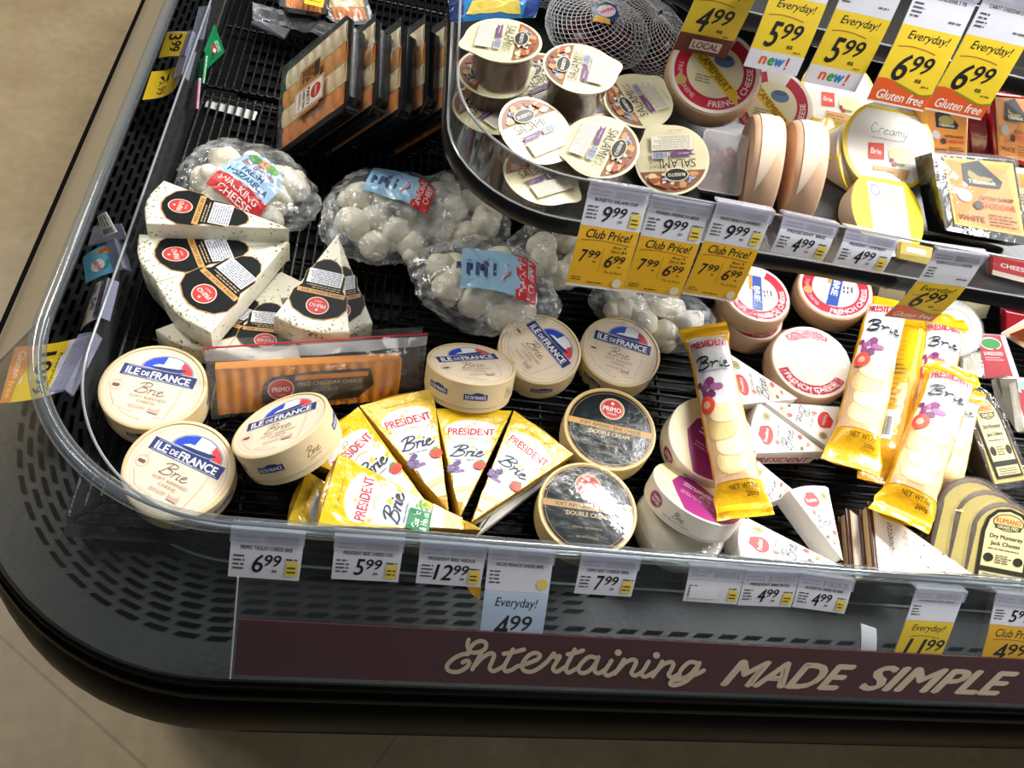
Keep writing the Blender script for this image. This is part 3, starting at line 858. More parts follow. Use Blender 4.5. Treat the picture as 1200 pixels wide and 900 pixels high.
d = D().rect(0, 0, 66, 40, WHT); d.text('5', 30, 18, 8, 14, INK, bold=0.02); d.text('49', 40, 21, 12, 9, INK, bold=0.02); d.rect(48, 3, 64, 14, 'e2b83a'); d.fine(50, 5, 62, 12, 2, '574512', 3)
d.bars(10, 28, 60, 36, '3a3a42', 8); d.fine(5, 4, 22, 22, 3, '55555e', 5)
ltag('small white 5.49 tag in the clear holder beside the blue shelf card', (128, 328), (117, 372), (112, 334), (94, 388), 66, 40, d, d1=0.835, holder=0.016)
d = D().rect(0, 0, 66, 100, YEL).rect(0, 70, 66, 100, WHT); d.fine(6, 76, 60, 92, 4, '6a6a74', 7)
d.text('Everyday!', 36, 65, 44, 6, INK, shear=0.2); d.text('10', 24, 46, 26, 24, INK, bold=0.02); d.text('99', 50, 50, 20, 16, INK, bold=0.02)
d.poly([(0, 0), (66, 0), (66, 14), (46, 15), (34, 20), (24, 26), (10, 28), (0, 27)], 'ea8a35'); d.stroke([(24, 26), (36, 19), (48, 15), (66, 14)], 1.5, 'b5a52a')
d.text('Gluten', 22, 12, 32, 10, 'f4e4cc', bold=0.02); d.text('free', 51, 9, 20, 9, 'f2d84e', bold=0.02)
ltag('long yellow 10.99 Gluten free tag reaching out under the tube at the corner', (108, 392), (74, 458), (18, 407), (0, 473), 66, 100, d, d1=0.848, holder=0.016, curl=-0.004)
d = D().rect(0, 0, 40, 40, '63b8e6'); d.poly([(0, 40), (0, 26), (22, 40)], '63b8e6'); d.poly([(4, 14), (16, 38), (4, 38)], 'f2b430')
d.ell(7, 27, 2.6, 5, 'd8622c', 18); d.ell(24, 18, 9, 8, 'f2f2f4', 20); d.text('babybel', 24, 18, 17, 8, 'd8485a', rot=0.3, bold=0.02); d.stroke([(22, 30), (27, 29), (31, 26)], 2.4, '3c9a4a')
tag('blue snack cheese shelf card clipped below the tinted holder on the left fence', P(133, 283, .80), P(143, 316, .80), P(97, 302, .835), 40, 40, d, BR=P(101, 332, .835), group=None, hcol=LG, name='shelf_card', holder=0.008)
d = D().rect(0, 0, 30, 18, 'e9e9ee'); d.fine(3, 3, 20, 15, 3, '5c5c66', 9); d.bars(21, 2, 29, 16, '3a3a44', 4)
tag('tiny white barcode sticker on the tinted plastic holder of the left fence', P(124, 248, .785), P(137, 272, .785), P(114, 254, .80), 30, 18, d, BR=P(121, 277, .80), group=None, name='barcode_sticker', hcol=LG, holder=0, curl=0.001)
def holder_box(label, pts, d0, d1):
    b = MB(); b.prism([P(*pts[0], d0), P(*pts[1], d0), P(*pts[2], d1), P(*pts[3], d1)], (0.0, 0, -0.003), LG)
    b.prism([P(*pts[0], d0), P(*pts[1], d0), P(*pts[1], d0 + .02), P(*pts[0], d0 + .02)], (0.002, 0, 0), LG)
    t = T('tag_holder', label, 'tag holder', loc=P(*pts[0], d0)); t.part('clip', b, world=True)
holder_box('tinted clear tag holder carrying the tiny barcode sticker', [(141, 262), (148, 279), (103, 287), (110, 265)], 0.79, 0.82)
holder_box('empty tinted tag holder at the far end of the left fence', [(246, 6), (237, 46), (224, 43), (233, 8)], 0.79, 0.80)
b = MB(); b.prism([P(1173, 391, .70), P(1202, 374, .68), P(1204, 410, .70), P(1190, 402, .71)], (0, 0.001, -0.0006), mat('d8cdb8', 0.5))
b.prism([P(1183, 392, .698), P(1202, 384, .678), P(1203, 402, .698), P(1191, 399, .708)], (0, 0.001, -0.0004), mat('c46a34', 0.5))
single('price_tag', b, 'cream and orange tag corner poking in at the right edge under the shelf', 'price tag', loc=P(1185, 395, .70))

# ------------------------------------------------------------------ products: builders
def disc_frame(px, py, d, n, pl, pr, H):
    """frame at the base of a round pack: top centre seen at a pixel, print reading from pl to pr"""
    n = V(n).normalized(); c = P(px, py, d)
    x = HIT(*pr, c, n) - HIT(*pl, c, n)
    return frame(c - n * H, x, n)
CREAM = mat('dcc69a', 0.6, 0.1, 90, var=0.07)
# --- round brie box
def brie_meshes():
    R, H = 0.057, 0.042
    a = MB(); a.lathe([(0, 0), (R - 0.003, 0), (R - 0.0016, 0.001), (R - 0.0016, 0.014)], 64, CREAM)
    l = MB(); l.lathe([(R - 0.001, 0.008), (R, 0.009), (R, H - 0.001), (R - 0.0012, H), (R - 0.0035, H), (R - 0.0042, H - 0.0012), (0, H - 0.0012)], 64, CREAM)
    d = D(); d.ell(0, 0, 52, 52, 'ead9c0', 64); d.ring(0, 0, 48.6, 49.0, 'b69c80', 64)
    nv = '23336f'
    d.ell(6, 20, 30, 24, '8c93b4', 40, 0, math.pi)
    d.poly([(-22, 20), (-20, 29), (-14, 36), (-4, 41), (1, 42), (-2, 20)], '2347c4'); d.poly([(-2, 20), (1, 42), (12, 42), (20, 39), (17, 20)], 'eceef2')
    d.poly([(17, 20), (20, 39), (28, 34), (33, 28), (34.5, 20)], 'e2403f')
    d.poly([(-42, 6), (42, 6), (42, 23), (-42, 23)], 'd9d2cc'); d.poly([(-41.2, 6.8), (41.2, 6.8), (41.2, 22.2), (-41.2, 22.2)], nv)
    d.poly([(-12, 23), (-9, 26.5), (4, 27), (26, 29.5), (24, 24), (20, 21)], nv)
    d.poly([(-12, 26), (-6, 30), (0, 30.5), (1, 34), (4, 34), (5, 31), (9, 31), (10, 35), (13, 35), (14, 31), (22, 30.5), (10, 28)], 'f2f3f6')
    d.stroke([(-36, 20.5), (-12, 21.5), (18, 23), (24, 26)], 0.5, 'c9cee2'); d.stroke([(-38, 8.2), (38, 8.2)], 0.5, 'c9cee2', sm=False)
    d.text('ILE', -29, 14.2, 15, 9.5, 'f4f4f6', bold=0.03); d.text('DE', -14.5, 13.6, 9, 6, 'f4f4f6', bold=0.025); d.text('FRANCE', 13.5, 14.2, 44, 9.5, 'f4f4f6', bold=0.03)
    d.text('DEPUIS 1936', 0, 8.2, 20, 1.7, 'dfe3ee', bold=0.02)
    d.script(0, -5, 31, 15, '6a4436', 0.75)
    d.text('SOFT RIPENED', 0, -17, 40, 3.4, 'a08468'); d.text('CHEESE', 0, -22.5, 20, 3.4, 'a08468')
    d.stroke([(-34, 6), (-37, -2)], 0.4, '9c8468', sm=False); d.stroke([(-41, -18), (-30, -34), (-8, -38)], 0.4, '9c8468', sm=False); d.stroke([(14, -40), (26, -38), (31, -10), (31, 6)], 0.4, '9c8468', sm=False)
    d.ring(-38, -8, 6.3, 6.8, 'bd9c86', 24); d.poly([(-42, -7), (-35, -6.5), (-34, -8), (-35, -10), (-42, -9.6)], '7a5044')
    d.ell(12, -28, 6, 3, 'e9d8c4', 20); d.ring(12, -28, 5.6, 6, '8a6058', 20, ky=0.5); d.poly([(6, -28), (6, -34), (18, -35), (18, -28), (14, -30), (9, -30)], 'caa898')
    d.fine(-16, -32, 4, -28, 2, 'b59a82', 3); d.arc('NET WT 8.0 OZ (226g)', 0, 0, 44.5, -math.pi / 2 - 0.25, 2.0, '94745e', True)
    for i in range(40):
        a_ = -0.2 + i * 0.05
        if i % 7: d.ell(45.5 * math.cos(a_), 45.5 * math.sin(a_), 0.5, 0.5, 'b59a82', 6)
    lab = MB(); d.emit(lab, disc_map(H - 0.0012), 0.0002, 0.00004)
    sp = MB()
    for i in range(7):
        a0 = math.radians(-105 + i * 51.4)
        q = D()
        if i % 2 == 0:
            q.rect(-15, -4, 15, 4, nv, ); q.poly([(-6, 4), (0, 7), (8, 6), (10, 4)], nv); q.text('ILE DE FRANCE', 0, 0, 26, 4.6, 'eeeef2', bold=0.025)
        else:
            q.script(0, 1, 17, 11, '5f4336', 0.5); q.fine(-7, -8, 7, -5.5, 1, 'a08a68', i)
        q.emit(sp, cyl(R, 0.0235, a0), 0.0002, 0.00006, grid=(5, None))
    return a.data('box_base'), l.data('lid'), lab.data('lid_label'), sp.data('side_print')
def place_brie(items):
    base, lid, lab, sp = brie_meshes()
    for px, py, d, n, pl, pr, side, label in items:
        t = T('brie_box', label, 'cheese', disc_frame(px, py, d, n, pl, pr, 0.042), 'round cream brie boxes')
        t.part('box_base', base)
        l = t.part('lid', lid)
        t.part('lid_label', lab, 'printed label with blue banner', parent=l)
        s = t.part('side_print', sp, parent=l); s.rotation_euler = (0, 0, math.radians(side))
place_brie([
    (180, 452, .803, (-.03, .02, 1), (138, 434), (231, 455), 20, 'cream brie box in the back left corner beside the fence, flat lid'),
    (210, 549.5, .803, (0, -.10, 1), (172.7, 523), (258, 563), 150, 'cream brie box nearest the rounded front corner of the case'),
    (328, 496, .772, (-.49, .38, .79), (290, 501), (374, 473), 3, 'cream brie box tilted up on edge between the corner boxes and the yellow wedges'),
    (553, 425, .786, (-.04, .47, .88), (513, 425), (579, 421), 0, 'cream brie box lying on top of the yellow foil wedges'),
    (633, 408, .808, (-.10, -.04, 1), (615, 376), (663, 433), -30, 'cream brie box whose banner slants steeply, left of the pair behind the black-labelled wheel'),
    (727.5, 411, .808, (-.10, -.08, 1), (696, 395), (762, 415.5), 140, 'cream brie box at the right end, under the yellow Club Price tags')])
# --- black labelled wheels with a gold rim
def primo_meshes(shine):
    R, H = 0.0605, 0.036
    a = MB(); a.lathe([(0, 0), (R - 0.003, 0), (R - 0.001, 0.001), (R - 0.001, 0.012)], 64, mat('d9c48c', 0.45))
    l = MB(); l.lathe([(R - 0.001, 0.008), (R, 0.009), (R, H - 0.001), (R - 0.001, H), (R - 0.003, H), (R - 0.0038, H - 0.0008), (0, H - 0.0008)], 64, mat('d6bd84', 0.4))
    F = foil('1b2226', 0.2, 0.2, 55, coat=0.15, spec=0.4)
    d = D(); d.ell(0, 0, 56.5, 56.5, 'b78f4e', 64); d.ell(0, 0, 55, 55, F, 64); d.ring(0, 0, 51.5, 52, 'b78f4e', 64)
    G = 'c49a58'
    d.rect(-54.6, -3, 54.6, 5.5, G); d.text('SOFT RIPENED BRIE CHEESE', 0, 1.2, 80, 4.8, '231a10', bold=0.01)
    d.text('DOUBLE CREAM', 0, -9, 52, 5.6, 'd9c08c', bold=0.015)
    d.ell(0, 29, 16.5, 16, 'e6cfb4', 36); d.ell(0, 29, 15, 14.5, 'c22a26', 36); d.ring(0, 29, 13.4, 13.9, 'e6cfb4', 36)
    d.text('PRIMO', 0, 28.5, 24, 7.5, 'f4ece4', bold=0.03); d.text('TAGLIO', 0, 21.5, 13, 3, 'f4ece4', bold=0.02)
    st = [(0 + (3.3 if i % 2 == 0 else 1.4) * math.cos(math.pi / 2 + i * math.pi / 5), 37 + (3.3 if i % 2 == 0 else 1.4) * math.sin(math.pi / 2 + i * math.pi / 5)) for i in range(10)]
    d.poly(st, 'f4ece4')
    d.text('PERISHABLE - KEEP REFRIGERATED', 0, -26, 36, 2.2, 'bca67c'); d.text('NET WT 8 OZ (227g)', 0, -38, 26, 3, 'bca67c', bold=0.01)
    lab = MB(); d.emit(lab, disc_map(H - 0.0008), 0.0002, 0.00004)
    if shine:
        film = MB(); film.lathe([(0, 0.0025), (0.054, 0.0018), (0.057, 0.0006)], 48, clear('shiny_film', (0.93, 0.93, 0.93), 0.12, 2.2, bump=0.16, bscale=70), Matrix.Translation((0, 0, H)))
        return a, l, lab, film
    return a, l, lab, None
for px, py, d_, n, pl, pr, sh, label in (
        (715, 501.5, .795, (-.10, -.02, 1), (664, 497), (768, 520), False, 'wheel with black label and gold band behind the silver-topped wheel'),
        (689, 595, .797, (-.08, .0, 1), (640, 592), (742, 606), True, 'black-labelled wheel whose shiny film reflects white, right of the yellow wedges')):
    a, l, lab, film = primo_meshes(sh)
    t = T('round_brie', label, 'cheese', disc_frame(px, py, d_, n, pl, pr, 0.036), 'black labelled brie wheels')
    t.part('box_base', a); lo = t.part('lid', l); t.part('lid_label', lab, 'black label with red seal', parent=lo)
    if film: t.part('film', film, 'clear film over the lid')
# --- purple and cream organic wheels
def open_wheel(label, M, R, H, wrapped=False):
    t = T('round_brie', label, 'cheese', M, 'purple and cream brie wheels')
    c = mat('e2d6b4', 0.5)
    a = MB(); a.lathe([(0, 0), (R - 0.002, 0), (R - 0.001, 0.001), (R - 0.001, H * 0.5)], 64, mat('e9e2d2', 0.5))
    t.part('box_base', a)
    l = MB(); l.lathe([(R - 0.001, 0.004), (R, 0.005), (R, H - 0.001), (R - 0.001, H), (0, H)], 64, mat('ebe4d6', 0.45))
    lo = t.part('lid', l)
    d = D(); d.ell(0, 0, R * 1000 - 1.5, R * 1000 - 1.5, 'e3d3a6', 64)
    r = R * 1000 - 2
    pts = [(r * math.cos(a_), r * math.sin(a_)) for a_ in [math.radians(-62 + i * 8) for i in range(17)]]
    pts = [p for p in pts]
    d.poly([(-30, 14), (-16, 22), (0, 20), (16, 14)] + [(r * math.cos(math.radians(q)), r * math.sin(math.radians(q))) for q in range(20, -100, -8)] + [(-22, -30), (-34, -10)], '8e1f6a')
    d.fine(-20, -4, 40, 8, 2, 'e9c9de', 3); d.fine(-18, -24, 30, -14, 2, 'c98ab4', 4)
    d.ring(-10, 40, 8, 9, '8c7c58', 24); d.fine(-16, 36, -4, 44, 3, '7a6c4c', 5)
    d.text('OPEN NATURE', 14, 2, 40, 5, 'f2e4ee', bold=0.02); d.text('Brie', 12, -9, 16, 6, 'f2e4ee', shear=0.2)
    lab = MB(); d.emit(lab, disc_map(H), 0.0002, 0.00005)
    t.part('lid_label', lab, 'purple and cream label', parent=lo)
    sp = MB()
    q = D(); q.ell(0, 0, 12, 9.5, '8e1f5e', 28); q.ring(0, 0, 10.5, 11, 'e9d3df', 28, ky=0.79); q.text('OPEN', 1, 2.4, 14, 4, 'f4eaf0', bold=0.03); q.text('NATURE', 1, -2.6, 15, 3.6, 'f4eaf0', bold=0.03)
    q.script(38, 1.5, 15, 9, '5b5550', 0.55); q.text('Soft Ripened Cheese', 36, -6.5, 36, 3.2, '6b645c', shear=0.2)
    q.emit(sp, cyl(R, H * 0.52, math.radians(-128)), 0.0002, 0.00005, grid=(5, None))
    t.part('side_print', sp, parent=lo)
    return t
open_wheel('cream and purple wheel lying flat under the upright yellow log pack', disc_frame(835.5, 514, .775, (-.06, -.08, 1), (803, 497), (866, 538), .036), .060, .036)
open_wheel('white and purple wheel tipped on edge, its printed side facing the front rail', disc_frame(818, 577, .785, (.17, .46, .87), (772, 545), (866, 603), .030), .060, .030)
t = T('wrapped_cheese', 'pale wheel in clear wrap beneath the tipped purple-topped wheel', 'cheese', disc_frame(801, 612, .812, (-.05, -.06, 1), (760, 610), (840, 615), .03))
a = MB(); a.lathe([(0, 0), (.052, 0), (.0565, .003), (.0575, .008), (.0575, .022), (.055, .028), (.051, .030), (0, .0305)], 48, mat('e3ddcb', 0.5, 0.3, 30)); t.part('cheese', a)
a = MB(); a.lathe([(.0, -.001), (.055, -.001), (.0592, .008), (.0592, .022), (.056, .030), (.051, .0325), (0, .0325)], 48, clear('wrap_film', (0.95, 0.95, 0.95), 0.1, 1.6, haze=0.12, hazecol=(0.8, 0.8, 0.78), bump=0.8, bscale=60)); t.part('wrap', a)
# --- red ringed wheels
def red_wheel(label, M, R, H, kind='brie', blow=False):
    t = T('round_brie', label, 'cheese', M, 'red ringed french wheels')
    side = mat('d9b48f', 0.5, 0.25, 45, var=0.1)
    a = MB(); a.lathe([(0, 0), (R - 0.005, 0), (R - 0.001, 0.003), (R, 0.008), (R, H - 0.007), (R - 0.002, H - 0.002), (R - 0.006, H), (0, H)], 56, side)
    t.part('rind', a)
    r = R * 1000
    d = D(); d.ell(0, 0, r - 4, r - 4, 'eee6da', 56)
    red = 'c2203a'
    d.ring(0, 0, r * 0.60, r * 0.86, red, 56, math.radians(-250), math.radians(70)) if kind != 'pale' else d.ring(0, 0, r * .62, r * .86, red, 40, math.radians(205), math.radians(335))
    if kind == 'pale': d.ring(0, 0, r * .62, r * .86, red, 24, math.radians(60), math.radians(140))
    d.arc('FRENCH CHEESE', 0, 0, r * 0.73, math.radians(-35 if kind != 'pale' else -90), r * 0.135, 'f4e6e4', True, bold=0.02)
    if kind != 'pale': d.arc('TRIPLE CREME', 0, 0, r * 0.73, math.radians(-150), r * 0.10, 'eccdd0', True)
    if kind == 'camembert':
        d.ell(0, 0, r * .60, r * .60, 'efe3bd', 40); d.poly([(-r * .58, r * .30), (-r * .40, r * .46), (r * .55, -r * .34), (r * .62, -r * .66), (r * .38, -r * .50), (-r * .50, r * .22)], 'eec52a')
        d.text('CAMEMBERT', 0, -r * 0.02, r * 1.0, r * .16, '7a4a1c', rot=-0.72, bold=0.02); d.ell(r * .14, r * .28, r * .22, r * .15, '5f7ca4', 20); d.fine(r * .0, r * .3, r * .36, r * .42, 2, '2a2f44', 2)
        d.ell(-r * .66, -r * .36, r * .12, r * .12, 'c9ab68', 20); d.fine(-r * .38, -r * .32, 0, -r * .12, 3, '9a9072', 5)
    elif kind == 'brie':
        d.poly([(-r * .13, r * .6), (r * .13, r * .6), (r * .16, -r * .56), (-r * .14, -r * .60)], '2a51a3'); d.text('BRIE', 0, 0, r * .5, r * .17, 'f0f2f6', rot=-math.pi / 2, bold=0.03)
        d.fine(r * .2, -r * .1, r * .44, r * .2, 3, '2a3350', 4, rot=-1.4); d.rect(-r * .24, r * .1, -r * .14, r * .6, 'c8a44e'); d.ell(-r * .66, -r * .30, r * .12, r * .12, 'c9ab68', 20)
    elif kind == 'pale':  # overexposure put into the print: ring broken, lettering washed out
        d.fine(-r * .3, -r * .1, r * .3, r * .2, 3, 'e0d0cc', 4)
    lab = MB(); d.emit(lab, disc_map(H), 0.0003, 0.00006)
    t.part('label', lab, 'round red and white paper label')
    w = MB(); w.lathe([(R - 0.004, -0.0005), (R + 0.0012, 0.006), (R + 0.0014, H - 0.006), (R - 0.004, H + 0.0017), (0, H + 0.0019)], 48, clear('wheel_film', (0.97, 0.97, 0.96), 0.10, 1.45, bump=0.6, bscale=70))
    t.part('wrap', w, 'clear film wrap')
    return t
red_wheel('red-ringed wheel on top of a stack of two behind the Club Price tags', disc_frame(887, 344, .775, (-.10, -.08, 1), (858, 340), (916, 352), .034), .0545, .034)
red_wheel('plain-sided lower wheel of the stack of two behind the Club Price tags', disc_frame(880, 367, .812, (-.05, -.04, 1), (851, 363), (909, 375), .036), .0545, .036)
red_wheel('red-ringed wheel with a blue stripe leaning beside the stack, under the middle shelf', disc_frame(979, 338, .775, (-.24, -.08, .95), (945, 330), (1010, 350), .036), .060, .036)
red_wheel('overexposed white wheel with a broken red ring, behind the pair of mini wedge boxes', disc_frame(951, 424, .785, (-.16, -.12, .98), (915, 418), (985, 432), .034), .0625, .034, 'pale')
red_wheel('camembert wheel with a yellow ribbon, nearest the brown-footed LOCAL tag', disc_frame(838, 84, .520, (-.2, -.42, .88), (800, 74), (880, 94), .034), .0612, .034, 'camembert')
red_wheel('camembert wheel half hidden behind the first, under the new tags', disc_frame(904, 124, .565, (-.2, -.42, .88), (870, 112), (944, 132), .034), .0590, .034, 'camembert')
def edge_wheel(label, p, axis, R, H):
    """a wheel standing on its edge, paper wrap folded over its rim"""
    M = frame(p, (0, 1, 0.2), axis)
    t = T('wrapped_brie', label, 'cheese', M, 'wheels standing on edge')
    a = MB(); a.lathe([(0, -H / 2), (R - .003, -H / 2), (R, -H / 2 + .004), (R, H / 2 - .004), (R - .003, H / 2), (0, H / 2)], 48, mat('d3ac8a', 0.5, 0.2, 40)); t.part('rind', a)
    w = MB()
    def fo(u, v):
        an = math.radians(20 + u * 130); k = math.sin(u * math.pi)
        return V(((R + .0012) * math.cos(an), (R + .0012) * math.sin(an), -H / 2 + .003 + (H - .006) * (0.15 + 0.75 * v * k)))
    w.sheet(fo, 24, 4, mat('e2cdb6', 0.45)); t.part('paper_flap', w, 'paler paper wrap flap')
    return t
edge_wheel('pale pink wheel standing on edge below the camembert labels, left one', P(886, 200, .562), (.93, -.16, .22), .066, .036)
edge_wheel('pale pink wheel standing on edge below the camembert labels, right one', P(933, 206, .560), (.93, -.16, .22), .066, .038)

# --- wedges
def tri_map(A, B, Tp, n, W, Hh):
    Mx = (A + B) / 2
    ux = (B - A) / W; uy = (Mx - Tp) / Hh
    return lambda x, y, z: Tp + ux * x + uy * y + n * z
def wedge(name, label, cat, A, B, Tp, th, body, d=None, W=84, Hh=160, group=None, arc=0.010, bev=0.003, bodyname='body', lab='printed label', seg=6, side=None, blunt=0.0, grid=None, wr=0.0):
    """triangular pack: A-B is the wide end, Tp the tip, all on the top face; th = thickness"""
    n = (B - A).cross(Tp - A).normalized()
    if n.z < 0: n = -n
    back = ((A + B) / 2 - Tp).normalized()
    pts = []
    for i in range(seg + 1):
        u = i / seg
        pts.append(A.lerp(B, u) + back * (arc * math.sin(math.pi * u)))
    if blunt > 0:
        pts += [Tp + (B - Tp).normalized() * blunt, Tp + (A - Tp).normalized() * blunt]
    else: pts.append(Tp)
    if (pts[1] - pts[0]).cross(pts[-1] - pts[0]).dot(n) < 0: pts.reverse()
    base = (A + B + Tp) / 3 - n * th
    t = T(name, label, cat, frame(base, B - A, n), group)
    m = MB(); m.prism(pts, -n * th, body, bev=bev, side=side); bo = t.part(bodyname, m, world=True)
    if d is not None:
        q = MB(); f0 = tri_map(A, B, Tp, n, W, Hh)
        f = f0 if wr == 0 else (lambda x, y, z: f0(x, y, z + wr * (0.5 + 0.5 * noise.noise(V((x * .11, y * .09, 3.1))))))
        d.emit(q, f, 0.0004, 0.00007, grid=grid); t.part('label', q, lab, parent=None, world=True)
    return t, f0 if d is not None else None, n
HERB = herb_mat()
def herb_label():
    d = D()
    o = [(-33, 112), (-35, 128), (-28, 141), (-12, 150), (0, 152), (12, 150), (28, 141), (35, 128), (33, 112), (25, 100), (24, 78), (18, 70), (16, 62), (8, 54), (0, 52), (-8, 54), (-16, 62), (-18, 70), (-24, 78), (-25, 100)]
    d.poly([(x * 1.03, 100 + (y - 100) * 1.03) for x, y in o], 'b08a50')
    d.poly(o, mat('121517', 0.4, 0.1, 50, spec=0.2))
    d.rect(-29.5, 106, 29.5, 113, 'cf9c58'); d.text('HERB & GARLIC BRIE', 0, 109.5, 50, 4, '3a2a14', bold=0.01)
    d.fine(-22, 98, 22, 105, 2, 'b9a27a', 4)
    d.rect(-21.5, 72, 21.5, 96, 'e9ebf0'); d.fine(-20, 73, 20, 95, 8, '6c7080', 5, fill=0.5)
    d.ell(0, 131, 14, 14, 'e8d5c2', 30); d.ell(0, 131, 12.8, 12.8, 'c4302c', 30); d.text('PRIMO', 0, 131, 20, 6, 'f4e8e0', bold=0.03); d.text('TAGLIO', 0, 124.5, 10, 2.4, 'f4e8e0'); d.ell(0, 138, 1.6, 1.6, 'f4e8e0', 8)
    return d
def herb(label, A, B, Tp, th=0.035, lab=True):
    return wedge('herb_cheese_wedge', label, 'cheese', A, B, Tp, th, HERB, herb_label() if lab else None, 92, 160, 'herb speckled cheese wedges', arc=0.010, bev=0.002, bodyname='cheese', lab='black label with red seal', blunt=0.004)
herb('herb-speckled wedge at the back of the pile, against the mozzarella bag', P(171, 262, .752), P(192, 211, .752), P(342, 268, .752), .036)
herb('herb-speckled wedge in the middle of the pile, partly under its front neighbour', P(184, 330, .777), P(163, 274, .777), P(343, 284, .777), .035)
herb('herb-speckled wedge topmost at the front of the pile, pointing up to the right', P(247, 390, .772), P(183, 331, .772), P(340, 281, .772), .036)
herb('low herb-speckled wedge in shadow at the left, only its rind and red seal seen', P(262, 412, .815), P(182, 386, .815), P(330, 330, .815), .033)
herb('low herb-speckled wedge with upside-down black label between the pile and the right wedge', P(353, 420, .8145), P(263, 412, .8145), P(322, 328, .8145), .033)
herb('low bare herb-speckled wedge showing only a small piece beside the right wedge', P(372, 352, .8142), P(330, 318, .8142), P(262, 345, .8142), .033, lab=False)
herb('herb-speckled wedge standing apart on the right, tip pointing to the back', P(410, 389, .776), P(321, 370, .776), P(397, 272, .776), .037)
herb('herb-speckled wedge beneath the right-hand one, its corner showing at the right', P(437, 378, .815), P(362, 395, .815), P(398, 280, .815), .033)
herb('herb-speckled wedge low in the pile, its tall rind facing the left fence', P(196, 352, .8147), P(162, 287, .8147), P(300, 300, .8147), .033, lab=False)
# yellow foil wedges
YF = foil('e3bb22', 0.22, 0.55, 55, coat=0.3); SF = foil('ccd0d8', 0.22, 0.5, 55, coat=0.3); GF = foil('b78f2c', 0.2, 0.6, 60, coat=0.5)
def pres_label(garlic=False):
    d = D(); k = 42 / 160
    d.poly([(0, 2), (-41.5, 160), (41.5, 160)], YF)
    d.poly([(-5, 30), (-23, 96), (-26, 112), (26, 112), (23, 96), (5, 30)], SF)
    d.ell(0, 127, 29, 17, 'e9cf6a', 36); d.ell(0, 127, 28, 15.5, foil('e2e2e0', 0.25, 0.4, 55, coat=0.2), 36)
    d.ell(0, 112, 22, 12, SF, 28); d.stroke([(-28, 116), (-14, 111), (0, 114), (14, 110), (28, 116)], 1.2, 'd8b46a')
    d.text('PRESIDENT', 0, 124, 50, 10.5, 'c41f2e', bold=0.02); d.ring(0, 136, 2.5, 3.4, 'b9bcc6', 16)
    d.text('Qualite Francaise', 0, 148, 36, 3.4, 'c08a18', shear=0.2)
    d.script(0, 94, 34, 17, '1b2438', 1.7); d.fine(-14, 80, 14, 82.5, 1, '7a7f8e', 2)
    if garlic:
        for i in range(9): d.ell(9 + 5 * math.cos(i * 2.4) * (i / 8), 66 + 7 * math.sin(i * 2.4) * (i / 8), 2.2, 1.6, '7fae3a', 8)
        d.rect(-20, 55, 3, 78, '127a45'); d.text('Garlic', -8.5, 70, 18, 7, 'e8f2ea', bold=0.01); d.text('& Herbs', -8.5, 61.5, 20, 7, 'e8f2ea', bold=0.01)
        d.poly([(-13, 55), (14, 56), (11, 44), (-10, 42)], 'f0e3c4'); d.poly([(-10, 42), (11, 44), (7, 24), (-6, 24)], 'dcb98c')
    else:
        rnd = random.Random(7)
        for i in range(11): d.ell(-11 + rnd.uniform(-6.5, 6.5), 70 + rnd.uniform(-7, 7), 3.0, 3.0, ('5f4a78', '7a5f92', '4a3a66')[i % 3], 12)
        d.ell(13, 73, 6.5, 6.5, 'e0402e', 18); d.poly([(10, 79), (13, 76), (18, 80), (14, 81)], '4c8a3c')
        d.poly([(-13, 60), (13, 64), (10, 44), (-11, 40)], 'f2e6c8'); d.poly([(-11, 40), (10, 44), (8, 36), (-9, 33)], 'e6c58c'); d.poly([(-9, 33), (8, 36), (4.5, 20), (-4.5, 20)], 'e9d4a4')
        d.stroke([(-9, 33), (0, 36), (8, 36)], 0.8, 'b5763a')
    d.poly([(0, 2), (-4.8, 20), (4.8, 20)], GF)
    return d
def pres(label, A, B, Tp, garlic=False, th=.028, lab=True):
    return wedge('brie_wedge', label, 'cheese', A, B, Tp, th, YF, pres_label(garlic) if lab else None, 84, 160, 'yellow foil brie wedges', arc=0.006, bev=0.004, bodyname='foil_pack', lab='printed yellow and silver label', side=GF, blunt=0.004, grid=(8, 8), wr=0.0016)
pres('yellow foil brie wedge at the right end of the fan, nearest the black-labelled wheels', P(602, 481, .805), P(672, 533, .805), P(551, 614, .800), th=.026)
pres('yellow foil brie wedge second from the right in the fan, under the resting brie box', P(510, 479, .806), P(600, 482, .806), P(539, 607, .795), th=.03)
pres('yellow foil brie wedge in the middle of the fan, grapes above its pointed tip', P(421, 476, .806), P(508, 455, .806), P(526, 601, .792), th=.03)
pres('yellow foil brie wedge left in the fan, half covered by the green-boxed one', P(350, 536, .806), P(420, 477, .800), P(512, 606, .798), th=.03)
pres('yellow foil brie wedge with a green herbs box, lying across the front of the fan', P(372, 617, .775), P(397, 531, .770), P(566, 622, .790), True, .024)
pres('golden foil brie wedge at the far left, mostly under the tilted brie box', P(336, 616, .815), P(360, 552, .815), P(500, 640, .815), th=.03)
wedge('brie_wedge', 'white-bottomed wedge peeking out beneath the right end of the yellow fan', 'cheese', P(610, 490, .834), P(668, 545, .834), P(556, 630, .834), .015, mat('dcd9cc', 0.4, 0.3, 40), None, group=None, bev=0.003, bodyname='foil_pack', blunt=0.004)
